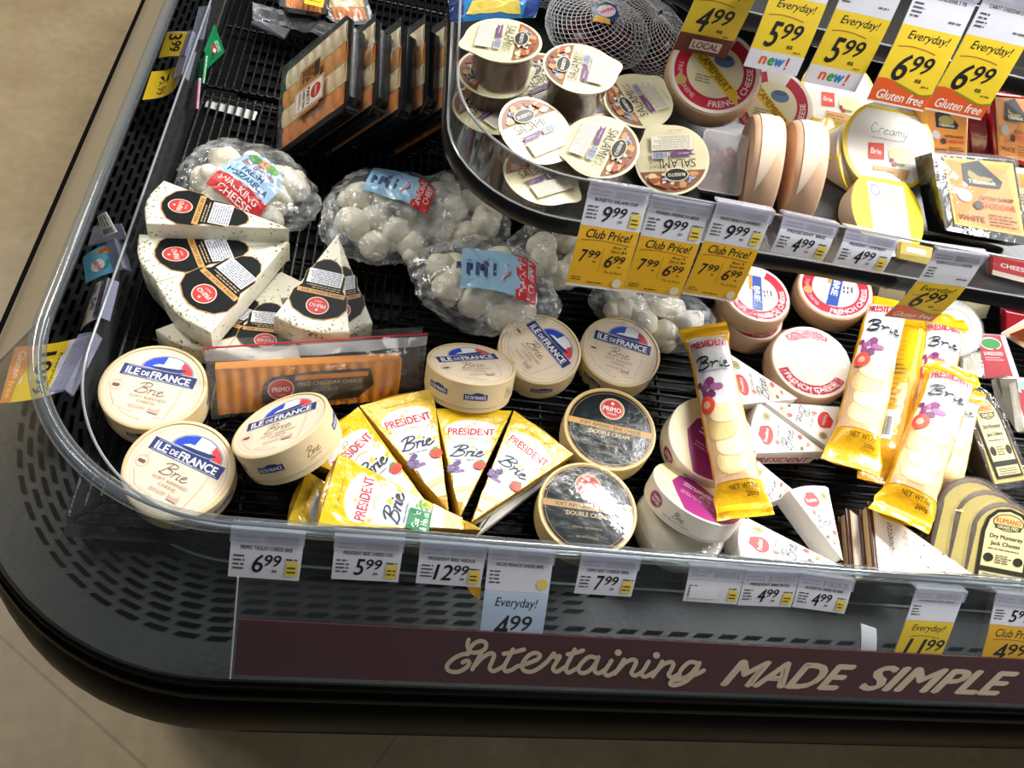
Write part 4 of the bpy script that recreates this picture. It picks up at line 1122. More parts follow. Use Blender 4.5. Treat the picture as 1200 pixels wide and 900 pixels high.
# small white wedge packs
WF = foil('efece6', 0.35, 0.5, 60)
def mini_label():
    d = D(); d.poly([(0, 3), (-39, 97), (39, 97)], 'f0eee8')
    d.ell(-6, 82, 15, 8.5, 'd62a28', 26); d.poly([(-20, 84), (-10, 94), (4, 93), (9, 84)], 'd62a28'); d.text('President', -6, 83, 21, 5, 'f4e6e4', shear=0.1, bold=0.02)
    d.ell(22, 86, 6, 5.5, '8c8242', 18); d.ring(22, 86, 3.4, 4.2, 'd8d0a0', 16)
    d.text('La Creme de', 0, 68, 30, 4.6, '5a5a66', shear=0.25); d.script(0, 54, 30, 15, '4a4c5c', 1.1)
    d.ell(-11, 67, 2, 4, 'e0806a', 12); d.poly([(-12, 44), (8, 46), (6, 28), (-9, 30)], 'efe0bd'); d.ell(8, 38, 4, 3.4, 'c9452f', 12); d.ell(-8, 34, 3, 2.4, '5c4a34', 10); d.ell(1, 26, 3.4, 2.4, 'd88a4a', 10)
    return d
def mini(label, A, B, Tp, th=.036, side=True):
    t, f, n = wedge('mini_brie_wedge', label, 'cheese', A, B, Tp, th, WF, mini_label(), 78, 100, 'small white brie wedge packs', arc=0.004, bev=0.003, bodyname='foil_pack', lab='white label with red oval', blunt=0.006)
    if not side: return
    q = MB(); d = D(); d.rect(6, 4, 94, 28, 'e4d8d0'); d.text('PRESIDENT', 50, 14, 76, 13, 'b5342a', bold=0.03)
    # red print on the long side facing the front
    e0, e1 = (A, Tp) if (A + Tp).y < (B + Tp).y else (Tp, B)
    if e0.x > e1.x: e0, e1 = e1, e0
    out = (e1 - e0).cross(V((0, 0, 1))).normalized()
    d.emit(q, lambda x, y, z: e0.lerp(e1, x / 100) - n * (th * (1 - y / 34) ) + out * (z + .0002), 0.0004, 0.0001)
    t.part('side_print', q, 'red lettering on the side', world=True)
mini('small white wedge pack behind the upright yellow log, pointing right', P(860, 474, .800), P(848, 411, .800), P(937, 468, .800))
mini('left one of the two small white wedge packs making a square in the middle', P(880, 530, .797), P(888, 472, .797), P(968, 530, .797))
mini('right one of the two small white wedge packs making a square, printed upside down', P(986, 478, .796), P(974, 526, .796), P(893, 470, .796))
mini('small white wedge pack below the square pair, half under the log pack', P(868, 600, .812), P(886, 540, .812), P(935, 578, .812), .032, False)
mini('white foil wedge pack nearest the front rail, left half of the crinkled pair', P(868, 652, .795), P(872, 606, .795), P(988, 664, .800), .04, False)
mini('white foil wedge pack of the crinkled pair, right half beside the brown-rimmed wedges', P(925, 574, .794), P(969, 569, .792), P(989, 660, .792), .04, False)
# brown rimmed wedges on edge
BR_ = mat('4a2c22', 0.25, 0.1, 60)
def alouette(label, A, B, Tp, vec, lab=True):
    vec = V(vec); n = (B - A).cross(Tp - A).normalized()
    if n.dot(V((0, 0, CAMZ)) - A) < 0: n = -n
    t = T('cheese_wedge_tub', label, 'cheese', loc=(A + B + Tp) / 3 + vec, group='brown rimmed wedge tubs')
    pts = [A, A.lerp(B, .5), B, B.lerp(Tp, .06), Tp + (B - Tp).normalized() * .010, Tp, Tp + (A - Tp).normalized() * .010]
    c = sum(pts, V()) / len(pts)
    def sc(k): return [c + (p - c) * k for p in pts]
    m = MB(); m.prism(pts, vec * 0.18, BR_, bev=0.001); t.part('rim', m, 'dark brown rim', world=True)
    m = MB(); m.prism([p + vec * 0.18 for p in sc(.93)], vec * 0.6, mat('c9a878', 0.4), bev=0.001); t.part('tub', m, world=True)
    m = MB(); m.prism([p + vec * 0.78 for p in sc(.97)], vec * 0.22, BR_, bev=0.001); t.part('base_rim', m, 'dark brown base rim', world=True)
    d = D(); d.poly([(0, 5), (-43, 150), (43, 150)], 'e3c490'); d.poly([(0, 11), (-40.5, 147.5), (40.5, 147.5)], 'f3ebdf')
    d.text('alouette', 4, 128, 42, 10, '4a5a86', shear=0.2); d.text('Creme de Brie', 0, 104, 46, 8, 'c9a992', shear=0.25); d.fine(-16, 90, 16, 94, 1, 'b8a598', 4)
    d.ell(0, 62, 10, 18, 'e6cfae', 22); d.ell(1, 64, 6, 12, 'f0e6cf', 18)
    for i in range(6): d.ell((-13, 13, -11, 11, -4, 6)[i], (74, 76, 50, 48, 84, 40)[i], 1.5, 1.8, ('7a3a3a', '5a6a4a', '4a3a5a')[i % 3], 8)
    d.ell(2, 34, 6, 9, 'e9d6c0', 16)
    q = MB(); d.emit(q, tri_map(A, B, Tp, n, 88, 155), 0.0012, 0.00007); t.part('lid_label', q, 'cream printed lid', world=True)
    return t
al = P(1025, 671, .778), P(1017, 587, .772), P(1143, 675, .778)
av = V((0.0, 0.0, -0.026))
alouette('brown-rimmed cream wedge tub at the front, its whole lid facing out', *al, av)
ov = V((-0.013, 0.001, -0.028))
alouette('brown-rimmed wedge tub behind the front one, only its edge and tan side seen', al[0] + ov, al[1] + ov, al[2] + ov, av)

# --- yellow log packs
LOGY = foil('f0b81c', 0.22, 0.5, 60, coat=0.4)
def log_pack(label, pt, pb, dt, db, r, crumple=0.0, face=True, roll=0.0, L=None, tz=0.85):
    """log in a printed flow wrap: pt/pb = pixels of its two ends"""
    A = P(*pt, dt); B = P(*pb, db); ax = (A - B); Lb = ax.length; ax.normalize()
    up = V((-(A + B).x * .5, -(A + B).y * .5 - .1, .9)).normalized()
    xx = ax.cross(up).normalized(); zz = xx.cross(ax).normalized()
    M = Matrix(((xx.x, ax.x, zz.x, B.x), (xx.y, ax.y, zz.y, B.y), (xx.z, ax.z, zz.z, B.z), (0, 0, 0, 1)))
    t = T('log_pack', label, 'cheese', M @ Matrix.Translation((0, 0, -r * tz)) @ Matrix.Translation((0, 0, 0)), 'yellow log packs')
    rng = random.Random(int(pt[0])); ph = rng.random() * 9
    ce = 0.026 / Lb
    def prof(v):
        """half width, half height along the pack"""
        e = min(v, 1 - v)
        k = min(1.0, max(0.0, (e - ce * 0.9) / (0.11)))
        k = math.sin(k * math.pi / 2)
        return r * (1.18 - 0.20 * k), r * tz * max(0.035, k)
    def surf(u, v, z=0.0):
        a = 2 * math.pi * u; w, h = prof(v)
        q = V((w + z, 0, 0)); y = v * Lb
        nx = noise.noise(V((math.cos(a) * 1.3 + ph, v * 14, math.sin(a) * 1.3)))
        e = min(v, 1 - v); amp = 0.0012 + crumple * max(0, 1 - e * 5) + 0.003 * max(0, 1 - e / 0.13)
        zc = 0.0014 * math.sin(y * 900) if e < ce else 0.0
        sx = math.copysign(abs(math.sin(a)) ** 0.85, math.sin(a)); cz = math.copysign(abs(math.cos(a)) ** 0.85, math.cos(a))
        return V(((w + z + nx * amp) * sx, y, r * tz + (h + z + nx * amp) * cz + zc + crumple * 6 * (max(0, 0.25 - (1 - v)) ** 2) * nx))
    m = MB(); m.sheet(lambda u, v: surf(u, v), 28, 64, LOGY, True, True)
    bo = t.part('wrapper', m)
    def fn(x, y, z):       # x: angle in degrees from the crest, y: 0..100 along
        return surf((x / 360.0) % 1.0, min(0.995, max(0.005, y / 100)), z)
    d = D()
    W = 62
    if face:
        d.poly([(-W, 14), (W, 14), (W, 52), (-W, 52)], foil('eec79a', 0.25, 0.3, 40, coat=0.4))
        for i, y in enumerate((20, 28, 36, 44)):
            d.ell(-4 + 10 * math.sin(i * 2.3), y + 2, 40, 6.2, ('f0d79a', 'f4e3b8', 'efd08c', 'f3dfae')[i], 26); d.ring(-4 + 10 * math.sin(i * 2.3), y + 2, 37, 41, 'e0b478', 26, ky=.155)
        d.poly([(-W, 50), (W, 50), (W * .9, 62), (W, 92), (-W, 92), (-W * .85, 70)], foil('ecebe8', 0.2, 0.35, 50, coat=0.4))
        d.poly([(-W, 84), (-W * .5, 90), (W * .5, 90), (W, 84), (W, 93), (-W, 93)], LOGY)
        rnd = random.Random(3)
        for i in range(16): d.ell(-24 + rnd.uniform(-24, 24), 58.5 + rnd.uniform(-4.2, 4.2), 9.5, 1.75, ('8b3a6e', 'a85f92', '6a2a58', '7a3068')[i % 4], 14)
        d.ell(-34, 50, 22, 4.6, 'dd4a34', 16); d.ell(-34, 50, 10, 2.0, 'f0a890', 12)
        d.text('PRESIDENT', 0, 82.5, 96, 4.8, 'c41f2e', bold=0.03)
        d.script(0, 71.5, 78, 6.6, '1f2638', 1.15, shear=0.0)
        d.fine(-30, 66.4, 40, 67.6, 1, '6a6f7e', 3); d.text('NET WT 7oz', 10, 11.5, 50, 1.6, '6a4a10', bold=0.02); d.text('200g', 22, 9, 24, 1.5, '6a4a10', bold=0.02)
    else:
        d.fine(-50, 30, -8, 78, 16, 'b58a1c', 5, fill=0.4); d.rect(-40, 18, 0, 34, 'efefef'); d.bars(-34, 20, -6, 30, '22222a', 5)
        d.rect(14, 8, 30, 92, 'f6d65a'); d.fine(-54, 55, 4, 62, 3, '7a6420', 8)
    # script strokes are isotropic in label units; squeeze x so it keeps its look on the curved face
    q = MB(); d.emit(q, fn, 0.0005, 0.00008, grid=(9, 2.0)); t.part('print', q, 'printed face' if face else 'printed back')
    return t
log_pack('yellow log pack resting alone across the purple-topped wheels in the middle', (824, 381), (873, 607), .760, .742, .0275)
log_pack('leftmost yellow log pack of the bundle on the right, beside the white wheel', (1041, 350), (996, 548), .772, .760, .0300)
log_pack('yellow log pack turned to its plain back with a barcode, second in the right bundle', (1072, 372), (1031, 568), .795, .785, .0240, face=False)
log_pack('orange-topped crumpled log pack at the rear of the right bundle', (1108, 372), (1082, 540), .776, .78, .0270, crumple=0.010)
log_pack('yellow log pack under the front one, its lower end peeking out on the right', (1128, 455), (1098, 592), .778, .80, .0260)
log_pack('yellow log pack on top of the right bundle, its folded top corner sticking out', (1118, 430), (1055, 612), .733, .745, .0310, crumple=0.004)

# --- bags of small white cheeses
BAGF = clear('bag_film', (0.97, 0.98, 0.98), 0.09, 1.45, haze=0.05, hazecol=(0.85, 0.87, 0.9), bump=1.0, bscale=45, hvar=0.42)
MOZ = mat('ece6d2', 0.5, 0.3, 60, spec=0.3, var=0.05)
def moz_ball_mesh(k):
    b = MB()
    b.ico((0, 0, 0), 0.0225, MOZ, 3, lambda p: 1 + 0.20 * noise.noise(p * 1.4 + V((k * 7.1, 0, 0))) - 0.14 * max(0, math.sin(p.x * 3.4 + k) * math.sin(p.y * 3.4)))
    b.ico((0.016, 0.008, 0.003), 0.013, MOZ, 2, lambda p: 1 + 0.15 * noise.noise(p * 2 + V((k, 3, 0))))
    return b.data('cheese_ball')
MOZB = [moz_ball_mesh(k) for k in range(3)]
def moz_bag(label, px, py, d, rx, ry, rz, rot, seed, lab=None, nb=11):
    c = P(px, py, d); c.z = Z_RACK + 0.002
    t = T('mozzarella_bag', label, 'cheese bag', Matrix.Translation(c) @ Matrix.Rotation(rot, 4, 'Z'), 'bags of small white cheeses')
    rnd = random.Random(seed)
    pos = []
    tries = 0
    while len(pos) < nb and tries < 4000:
        tries += 1
        x, y, z = rnd.uniform(-1, 1), rnd.uniform(-1, 1), rnd.uniform(0.0, 1)
        q = V((x * (rx - .026), y * (ry - .026), 0.021 + z * (2 * rz - .05)))
        if (q.x / (rx - .02)) ** 2 + (q.y / (ry - .02)) ** 2 + ((q.z - rz) / rz) ** 2 > 0.92: continue
        if any((q - p).length < 0.030 for p in pos): continue
        pos.append(q)
    for i, q in enumerate(pos):
        o = t.part('cheese_ball', MOZB[i % 3]); o.location = q; o.rotation_euler = (rnd.uniform(0, 6), rnd.uniform(0, 6), rnd.uniform(0, 6))
    def rad(p):
        n1 = noise.noise(p * 1.7 + V((seed, 0, 0))); n2 = abs(noise.noise(p * 5.0 + V((0, seed, 0))))
        return 1.03 + 0.13 * n1 - 0.15 * n2 + 0.34 * max(0, abs(p.x) - 0.72)
    def surf(p, ex=0.0):
        k = rad(p)
        z = rz + p.z * rz * 1.08 * k * (1 - 0.45 * max(0, abs(p.x) - .6))
        return V((p.x * rx * 1.06 * k, p.y * ry * 1.06 * k, max(0.001, z))) + p * ex
    bm = bmesh.new(); bmesh.ops.create_icosphere(bm, subdivisions=5, radius=1.0)
    m = MB(); m.add([surf(v.co) for v in bm.verts], [tuple(v.index for v in f.verts) for f in bm.faces], BAGF, True); bm.free()
    t.part('bag_film', m, 'crinkled clear bag film')
    if lab:
        ax, ay, aw, ah, ar, kind = lab
        dd = D(); dd.rect(-30, -20, 30, 20, foil('9cc7e6', 0.22, 0.3, 40, coat=0.3))
        if kind == 0:
            dd = D(); dd.poly([(-30, -8), (30, -8), (30, 10), (22, 22), (8, 27), (-8, 27), (-22, 22), (-30, 10)], foil('a9cfec', 0.22, 0.3, 40, coat=0.3))
            dd.rect(-30, -24, 32, -7, 'c42a30'); dd.text('SNACKING', 0, -12.5, 48, 6, 'f0dcd8', bold=0.02); dd.text('CHEESE', 2, -20, 40, 6, 'f0dcd8', bold=0.02)
            dd.text('FRESH', 0, 6, 26, 5.5, '27406e', bold=0.02); dd.text('MOZZARELLA', 0, -1.5, 50, 5.5, '27406e', bold=0.02); dd.text('Bel Gioioso', 0, 13, 40, 5, 'c43a44', shear=0.2)
            dd.ell(-12, 20, 8, 4, '4c8a48', 14); dd.ell(10, 20, 8, 4, '6fa04c', 14); dd.ell(0, 20, 6, 4.5, 'c8a068', 14); dd.ell(1, 21, 2.4, 2.4, '8e3a30', 10)
        else:
            dd.rect(14, -22, 32, 22, 'c42a30'); dd.text('SNACKING', 19.5, 0, 38, 6, 'f0dcd8', rot=math.pi / 2, bold=0.02); dd.text('CHEESE', 27, 0, 28, 5.5, 'f0dcd8', rot=math.pi / 2, bold=0.02)
            dd.stroke([(2, -10), (8, -3), (8, 4), (2, 11)], 1.2, 'c84a52'); dd.stroke([(2, -10), (5, 0), (2, 11)], 1.0, 'e8d8dc'); dd.arc('SERVE IT SMILE', -2, 0, 12, math.pi, 2.6, 'b04a60')
            dd.fine(-28, -14, -20, 14, 3, '2c3c66', 5, rot=math.pi / 2); dd.fine(-24, -14, -6, 14, 4, '3c527c', 6, rot=math.pi / 2, fill=.4)
        ca, sa = math.cos(ar), math.sin(ar)
        def fn(x, y, z):
            x, y = x / 30 * aw, y / 20 * ah
            u = (ax + x * ca - y * sa) / (rx * 1.06); v = (ay + x * sa + y * ca) / (ry * 1.06)
            s = min(0.97, u * u + v * v); p = V((u, v, math.sqrt(1 - s)))
            q = surf(p); q2 = V((u * rx * 1.06, v * ry * 1.06, max(q.z, rz * 1.25)))
            return q2 + V((0, 0, 0.004 + z))
        m = MB(); dd.emit(m, fn, 0.0006, 0.0001, grid=(6, 6)); t.part('label', m, 'pale blue label with a red strip')
    return t
moz_bag('white cheese bag behind the herb wedges, red strip below its arched blue label', 291, 214, .80, .088, .072, .038, -.25, 3, (0.012, -0.024, .038, .032, -.30, 0), 13)
moz_bag('white cheese bag in front of the party trays, red strip ending its tilted label', 458, 246, .80, .088, .082, .036, .55, 5, (0.020, 0.016, .046, .032, -.75, 1), 13)
moz_bag('white cheese bag nearest the brie boxes, its wide blue label lying level', 572, 322, .79, .092, .076, .036, -.08, 8, (0.012, -0.006, .052, .034, 0.06, 1), 13)
moz_bag('bag of white cheeses half hidden behind the shelf corner', 538, 240, .80, .070, .075, .034, 1.2, 11, None, 9)
moz_bag('bag of white cheeses seen under the shelf lip left of the Club Price tags', 655, 288, .80, .065, .060, .034, .3, 13, None, 9)
moz_bag('white cheese bag under the Club Price tags, behind the right-hand brie boxes', 766, 366, .812, .088, .055, .034, -.15, 17, None, 10)

# --- resealable bag of cheddar slices
t = T('zip_bag', 'clear resealable bag of orange cheddar slices with a red zip line', 'cheese bag', loc=P(368, 470, .845))
TL, TR, BRr, BLl = P(252, 433, .790), P(471, 421, .790), P(465, 468, .838), P(256, 486, .838)
nn = (TR - TL).cross(BLl - TL).normalized()
if nn.y > 0: nn = -nn
m = MB()
def cs(u, v):
    p = TL.lerp(TR, u).lerp(BLl.lerp(BRr, u), v)
    return p + nn * (0.0016 * math.sin(u * 90) * (1 if v > 0.15 else 0.2) + 0.003 * math.sin(v * math.pi))
m.sheet(cs, 120, 6, mat('d98a2c', 0.4, 0.1, 60))
m.prism([TL, TR, BRr, BLl], -nn * 0.022, mat('d58a34', 0.45))
t.part('cheese_slices', m, world=True)
W_, H_ = 210, 55
pm = lambda x, y, z: BLl.lerp(BRr, x / W_).lerp(TL.lerp(TR, x / W_), y / H_) + nn * (0.0052 + z)
d = D(); d.poly([(48, 22), (52, 36), (62, 44), (110, 48), (172, 48), (178, 26), (160, 10), (62, 6), (52, 12)], foil('15171a', 0.2, 0.2, 40, coat=.5))
d.rect(86, 38, 170, 44, 'd2772c'); d.text('MILD CHEDDAR CHEESE', 126, 33, 74, 4.6, 'c0a888'); d.text('SLICED', 120, 24, 30, 3.2, '8a7a66')
d.ell(70, 28, 15, 13, 'e8cbb8', 28); d.ell(70, 28, 13.8, 12, 'c2352c', 28); d.text('PRIMO', 70, 28, 20, 6, 'f0dcd2', bold=0.03); d.text('TAGLIO', 70, 21, 10, 2.5, 'f0dcd2')
m = MB(); d.emit(m, pm, 0.0002, 0.00008); t.part('label', m, 'black label with red seal', world=True)
FT = [P(238, 408, .765), P(501, 391, .770), P(494, 462, .838), P(248, 492, .842)]
def fs(u, v):
    p = FT[0].lerp(FT[1], u).lerp(FT[3].lerp(FT[2], u), v)
    return p + nn * (0.011 * math.sin(v * math.pi) ** .7 * (math.sin(u * math.pi) ** .3) + 0.003 * noise.noise(V((u * 9, v * 5, 2))))
m = MB(); m.sheet(fs, 60, 20, clear('zip_film', (0.96, 0.96, 0.96), 0.08, 1.5, haze=0.06, hazecol=(.8, .8, .82), bump=0.4, bscale=40, hvar=0.10))
m.sheet(lambda u, v: FT[0].lerp(FT[1], u).lerp(FT[3].lerp(FT[2], u), v) - nn * 0.026, 2, 2, clear('zip_film', ()))
t.part('bag_film', m, 'clear bag film', world=True)
m = MB(); m.tube([fs(i / 20, 0.0) for i in range(21)], 0.0012, mat('b8283a', .4), 5); m.sheet(lambda u, v: fs(u, 0.03 + v * 0.14) + nn * .0008, 30, 2, clear('zip_band', (0.9, .9, .9), .1, 1.5, haze=0.38, hazecol=(.75, .75, .76)))
t.part('zip_strip', m, 'red zip line', world=True)

# --- party trays standing on edge
TRAY = mat('14171b', 0.25, 0.1, 80, spec=0.6)
LIDF = clear('tray_lid', (0.96, 0.96, 0.96), 0.06, 1.45, haze=0.05, hazecol=(.8, .8, .8), bump=0.3, bscale=30, hvar=0.08)
def tray(label, BL, BR2, TLp, lab=False, H=None, cut=0.018):
    ux = (BR2 - BL); W = ux.length; ux.normalize()
    uy = TLp - BL; uy = uy - ux * uy.dot(ux); Hh = H or uy.length; uy.normalize()
    n = ux.cross(uy).normalized()
    if n.dot(V((0, 0, CAMZ)) - BL) < 0: n = -n
    t = T('party_tray', label, 'cheese tray', frame(BL.lerp(BR2, .5), ux, n), 'cheese party trays standing on edge')
    def q(x, y, z=0.0): return BL + ux * x + uy * y + n * z
    def octo(i, z): 
        c = cut - i * .4
        return [q(i + c, i, z), q(W - i - c, i, z), q(W - i, i + c, z), q(W - i, Hh - i - c, z), q(W - i - c, Hh - i, z), q(i + c, Hh - i, z), q(i, Hh - i - c, z), q(i, i + c, z)]
    m = MB(); m.prism(octo(0, 0), -n * .003, TRAY); m.prism(octo(.007, -.003), -n * .024, TRAY, bev=.004)
    for k in range(14):
        x = .014 + k * (W - .028) / 13
        m.add([q(x - .002, .0045, -.005), q(x + .002, .0045, -.005), q(x + .002, .009, -.024), q(x - .002, .009, -.024)], [(0, 1, 2, 3)], TRAY)
        m.prism([q(x - .0018, .004, -.004), q(x + .0018, .004, -.004), q(x + .0018, .0075, -.024), q(x - .0018, .0075, -.024)], uy * .004, TRAY)
    t.part('tray', m, world=True)
    cols = ('d9822a', 'e8d3a4', 'df9a45', 'e9d9b4')
    for k in range(4):
        y0 = .010 + k * (Hh - .02) / 4; y1 = y0 + (Hh - .02) / 4 - .001
        ins = .012 if k in (0, 3) else .009
        m = MB(); m.sheet(lambda u, v: q(ins + u * (W - 2 * ins), y0 + v * (y1 - y0), .0022 + .0016 * math.sin(u * 44 + k) - .003 * abs(2 * v - 1) ** 4), 60, 5, mat(cols[k], 0.45, 0.15, 50))
        m.prism([q(ins, y0), q(W - ins, y0), q(W - ins, y1), q(ins, y1)], n * .0006, mat(cols[k], 0.45))
        t.part('cheese_slices', m, ('orange' if k % 2 == 0 else 'cream') + ' cheese slices', world=True)
    m = MB(); m.sheet(lambda u, v: q(.003 + u * (W - .006), .003 + v * (Hh - .006), .006 + .002 * noise.noise(V((u * 6, v * 6, bl[0])))), 16, 16, LIDF)
    t.part('film_lid', m, 'clear film lid', world=True)
    if lab:
        d = D(); d.poly([(2, 2), (10, 0), (52, 0), (60, 4), (60, 36), (2, 36)], 'b0793c'); d.fine(5, 5, 22, 32, 7, '4a3016', 3, fill=.7); d.rect(4, 27, 22, 35, '3a3022')
        d.rect(27, -6, 56, 44, 'efe6d8'); d.rect(28, -5, 55, 43, 'c2352c'); d.rect(29, -4, 54, 42, 'efe6d8')
        d.ell(41, 31, 8.5, 8.5, 'c2352c', 24); d.text('PRIMO', 41, 31, 12, 3.6, 'f2e2da', bold=.03)
        d.text('PARTY', 41.5, 18, 22, 5.5, '3a2418', bold=.02); d.text('CHEESE TRAY', 41.5, 10.5, 23, 4, '3a2418', bold=.02); d.fine(31, 1, 52, 6, 2, '7a6a5a', 4)
        o = q(W * .52, Hh * .46, .009)
        m = MB(); d.emit(m, lambda x, y, z: o - uy * ((x - 30) * .0013) + ux * ((y - 19) * .0016) + n * z, 0.0002, 0.0001); t.part('label', m, 'red-bordered paper label', world=True)
    return t
T0 = (P(326, 184, .846), P(408, 125, .690), P(332, 92, .800))
for lab_, px_, first in (('party tray nearest the left, the only one showing its red-bordered paper label', (408, 125), True),
        ('party tray directly behind the labelled one, its cheese seen as a narrow strip', (441, 126), False),
        ('party tray in the middle of the standing row, its rim dipping lowest toward the bags', (472, 131), False),
        ('party tray fourth in the row from the labelled one', (501, 126), False),
        ('party tray fifth in the row, close to the clear end of the middle shelf', (526, 128), False),
        ('party tray last in the row, mostly behind the curved end of the middle shelf', (552, 136), False)):
    sh_ = P(*px_, .690) - T0[1]
    tray(lab_, T0[0] + sh_, T0[1] + sh_, T0[2] + sh_, first, H=.150)
tray('party tray lying back behind the row, its orange and white cheese at the top edge', P(385, 30, .800), P(440, 28, .800), P(400, -30, .77), H=.12)
t = tray('flat party tray at the very top beside the crinkled bag edge', P(325, 12, .79), P(385, 22, .79), P(330, -40, .77), H=.10)
d = D().rect(0, 0, 30, 26, 'efc62e'); d.fine(3, 4, 26, 20, 5, '8a6a1c', 4)
a_, b_, c_ = P(356, 12, .776), P(378, 17, .776), P(362, -12, .772)
m = MB(); d.emit(m, lambda x, y, z: a_ + (b_ - a_) * (x / 30) + (c_ - a_) * (y / 26) + V((0, 0, .012 + z)), .0003, .0001); t.part('price_sticker', m, 'yellow sticker', world=True)
m = MB(); E0, E1, E2, E3 = P(296, 2, .80), P(396, 30, .80), P(392, 46, .815), P(296, 22, .815)
m.sheet(lambda u, v: E0.lerp(E1, u).lerp(E3.lerp(E2, u), v) + V((0, 0, .006 * noise.noise(V((u * 9, v * 4, 1))))), 40, 8, clear('crinkle_film', (.9, .91, .92), .06, 1.6, haze=.28, hazecol=(.72, .74, .8), bump=1.0, bscale=60, hvar=.2))
t.part('film_flap', m, 'crinkled clear film edge', world=True)
m = MB(); m.prism([P(300, 22, .826), P(340, 34, .826), P(333, 44, .834), P(294, 26, .834)], (0, 0, -.004), mat('a8abb4', .4, .2, 40))
single('paper_scrap', m, 'grey paper sheet lying flat on the rack beneath the crinkled bag edge', 'paper', loc=P(316, 30, .834))
m = MB(); m.prism([P(243, 116, .862), P(302, 131, .862), P(298, 141, .862), P(240, 125, .862)], (0, 0, -.0008), mat('e6e7e4', .5))
single('paper_label', m, 'white paper label lying under the wires of the left rack', 'paper', loc=P(270, 128, .862))
def pouch(label, pts, ds, col, dec):
    t = T('snack_pouch', label, 'snack pouch', loc=P(*pts[0], ds[0]), group='snack pouches leaning on the left fence')
    q = [P(*p, k) for p, k in zip(pts, ds)]
    n = (q[1] - q[0]).cross(q[2] - q[0]).normalized()
    if n.x < 0: n = -n
    m = MB(); m.prism(q, -n * .004, foil(col, .25, .4, 60), bev=.001); t.part('pouch', m, world=True)
    c = sum(q, V()) / len(q); ux = (q[1] - q[0]).normalized(); uy = n.cross(ux)
    d = D(); d.ell(0, 0, 7, 5, 'c43a3a', 16); d.ell(2, 1, 3, 3, 'f0e8e4', 12); d.fine(-10, 6, 8, 14, 3, 'dfe8df', 3)
    if dec:
        m = MB(); d.emit(m, lambda x, y, z: c + ux * x * .001 + uy * y * .001 + n * (.0006 + z)); t.part('print', m, world=True)
pouch('green snack pouch with a red and white mark, pointed corner on the wires', [(252, 29), (264, 61), (243, 81), (240, 60)], [.80, .838, .846, .81], '1f8a56', True)
pouch('green and white snack pouch seen nearly edge-on against the left fence', [(244, 66), (240, 98), (232, 100), (236, 72)], [.80, .82, .846, .83], '3c9a5a', False)
pouch('pink snack pouch seen edge-on below the green ones', [(236, 92), (233, 128), (227, 130), (231, 98)], [.80, .82, .846, .83], 'a87890', False)

# --- lidded salami cups on the middle shelf
def cup_meshes():
    R, H = 0.0435, 0.050
    c = MB(); c.lathe([(0, 0), (.030, 0), (.0325, .002), (.0385, H - .006), (.0405, H - .004), (R - .001, H - .003), (R, H - .001)], 48, clear('cup_plastic', (.86, .83, .79), .08, 1.5, haze=.16, hazecol=(.55, .48, .42)))
    s = MB(); s.lathe([(0, .001), (.0292, .0012), (.031, .004), (.0365, H - .010), (0, H - .008)], 40, mat('76513f', .45, .5, 110, var=.35, vscale=90))
    l = MB()
    pts = []
    for i in range(64):
        a = 2 * math.pi * i / 64; r = R + .0006
        tabk = max(0, math.cos(a - math.radians(-62))) ** 30
        r += .009 * tabk
        pts.append(V((r * math.cos(a), r * math.sin(a), H - .0008)))
    l.prism(pts, (0, 0, .0012), foil('d9d2ae', .25, .25, 50))
    d = D(); r = 41
    d.ell(0, 0, r, r, foil('d3caa4', .3, .25, 50), 48)
    rnd = random.Random(5)
    def seg(y0):
        a = math.asin(y0 / r); return [(r * math.cos(a + (math.pi - 2 * a) * i / 24), r * math.sin(a + (math.pi - 2 * a) * i / 24)) for i in range(25)]
    d.poly(seg(14), '7c5236')
    cols = ('b98552', '7b3a2a', '8b96bc', '5e4a2e', 'd0b890', '6b7a4a', '9a4a30')
    for i in range(80):
        x, y = rnd.uniform(-36, 36), rnd.uniform(18, 37)
        if x * x + y * y < 35.5 ** 2: d.ell(x, y, rnd.uniform(2.5, 6.5), rnd.uniform(1.5, 4.5), cols[i % 7], 8)
    d.ell(-4, 20, 14, 8.4, 'd8cfb4', 30); d.ell(-4, 20, 13.2, 7.6, '191816', 30); d.text('BUSSETO', -4, 20, 20, 4, 'e2dccb', bold=.03)
    d.text('SALAMI', -6, 6, 42, 11, '201a18'); d.text('DRY', 22, 8.8, 11, 4, '4a423a'); d.text('CUP', 22, 3.4, 11, 4, '4a423a')
    d.poly([(-28, -4), (-6, -3), (2, -2), (2, -8), (-6, -9.5), (-26, -10.5), (-22, -7)], '5e3a66'); d.fine(-20, -7.6, -3, -5, 1, 'b79ac0', 2)
    d.rect(5, -9, 24, -1, 'b8bcc8'); d.bars(6, -8.6, 23, -1.4, '565a70', 7)
    d.rect(-24, -30, 24, -11.5, 'd6d0bc'); d.fine(-22, -29, 23, -12, 8, '8a7f78', 5, fill=.4); d.text('SELL BY', -4, -35.5, 16, 2, '8a8478')
    lab = MB(); d.emit(lab, disc_map(H + .0005), .0002, .00005)
    return c.data('cup'), s.data('salami'), l.data('lid'), lab.data('lid_label')
CUPS = cup_meshes()
def cup(px, py, d, n, pl, pr, label):
    t = T('salami_cup', label, 'salami cup', disc_frame(px, py, d, n, pl, pr, .050), 'lidded salami cups')
    t.part('cup', CUPS[0]); t.part('salami', CUPS[1]); l = t.part('lid', CUPS[2]); t.part('lid_label', CUPS[3], 'printed lid label', parent=l)
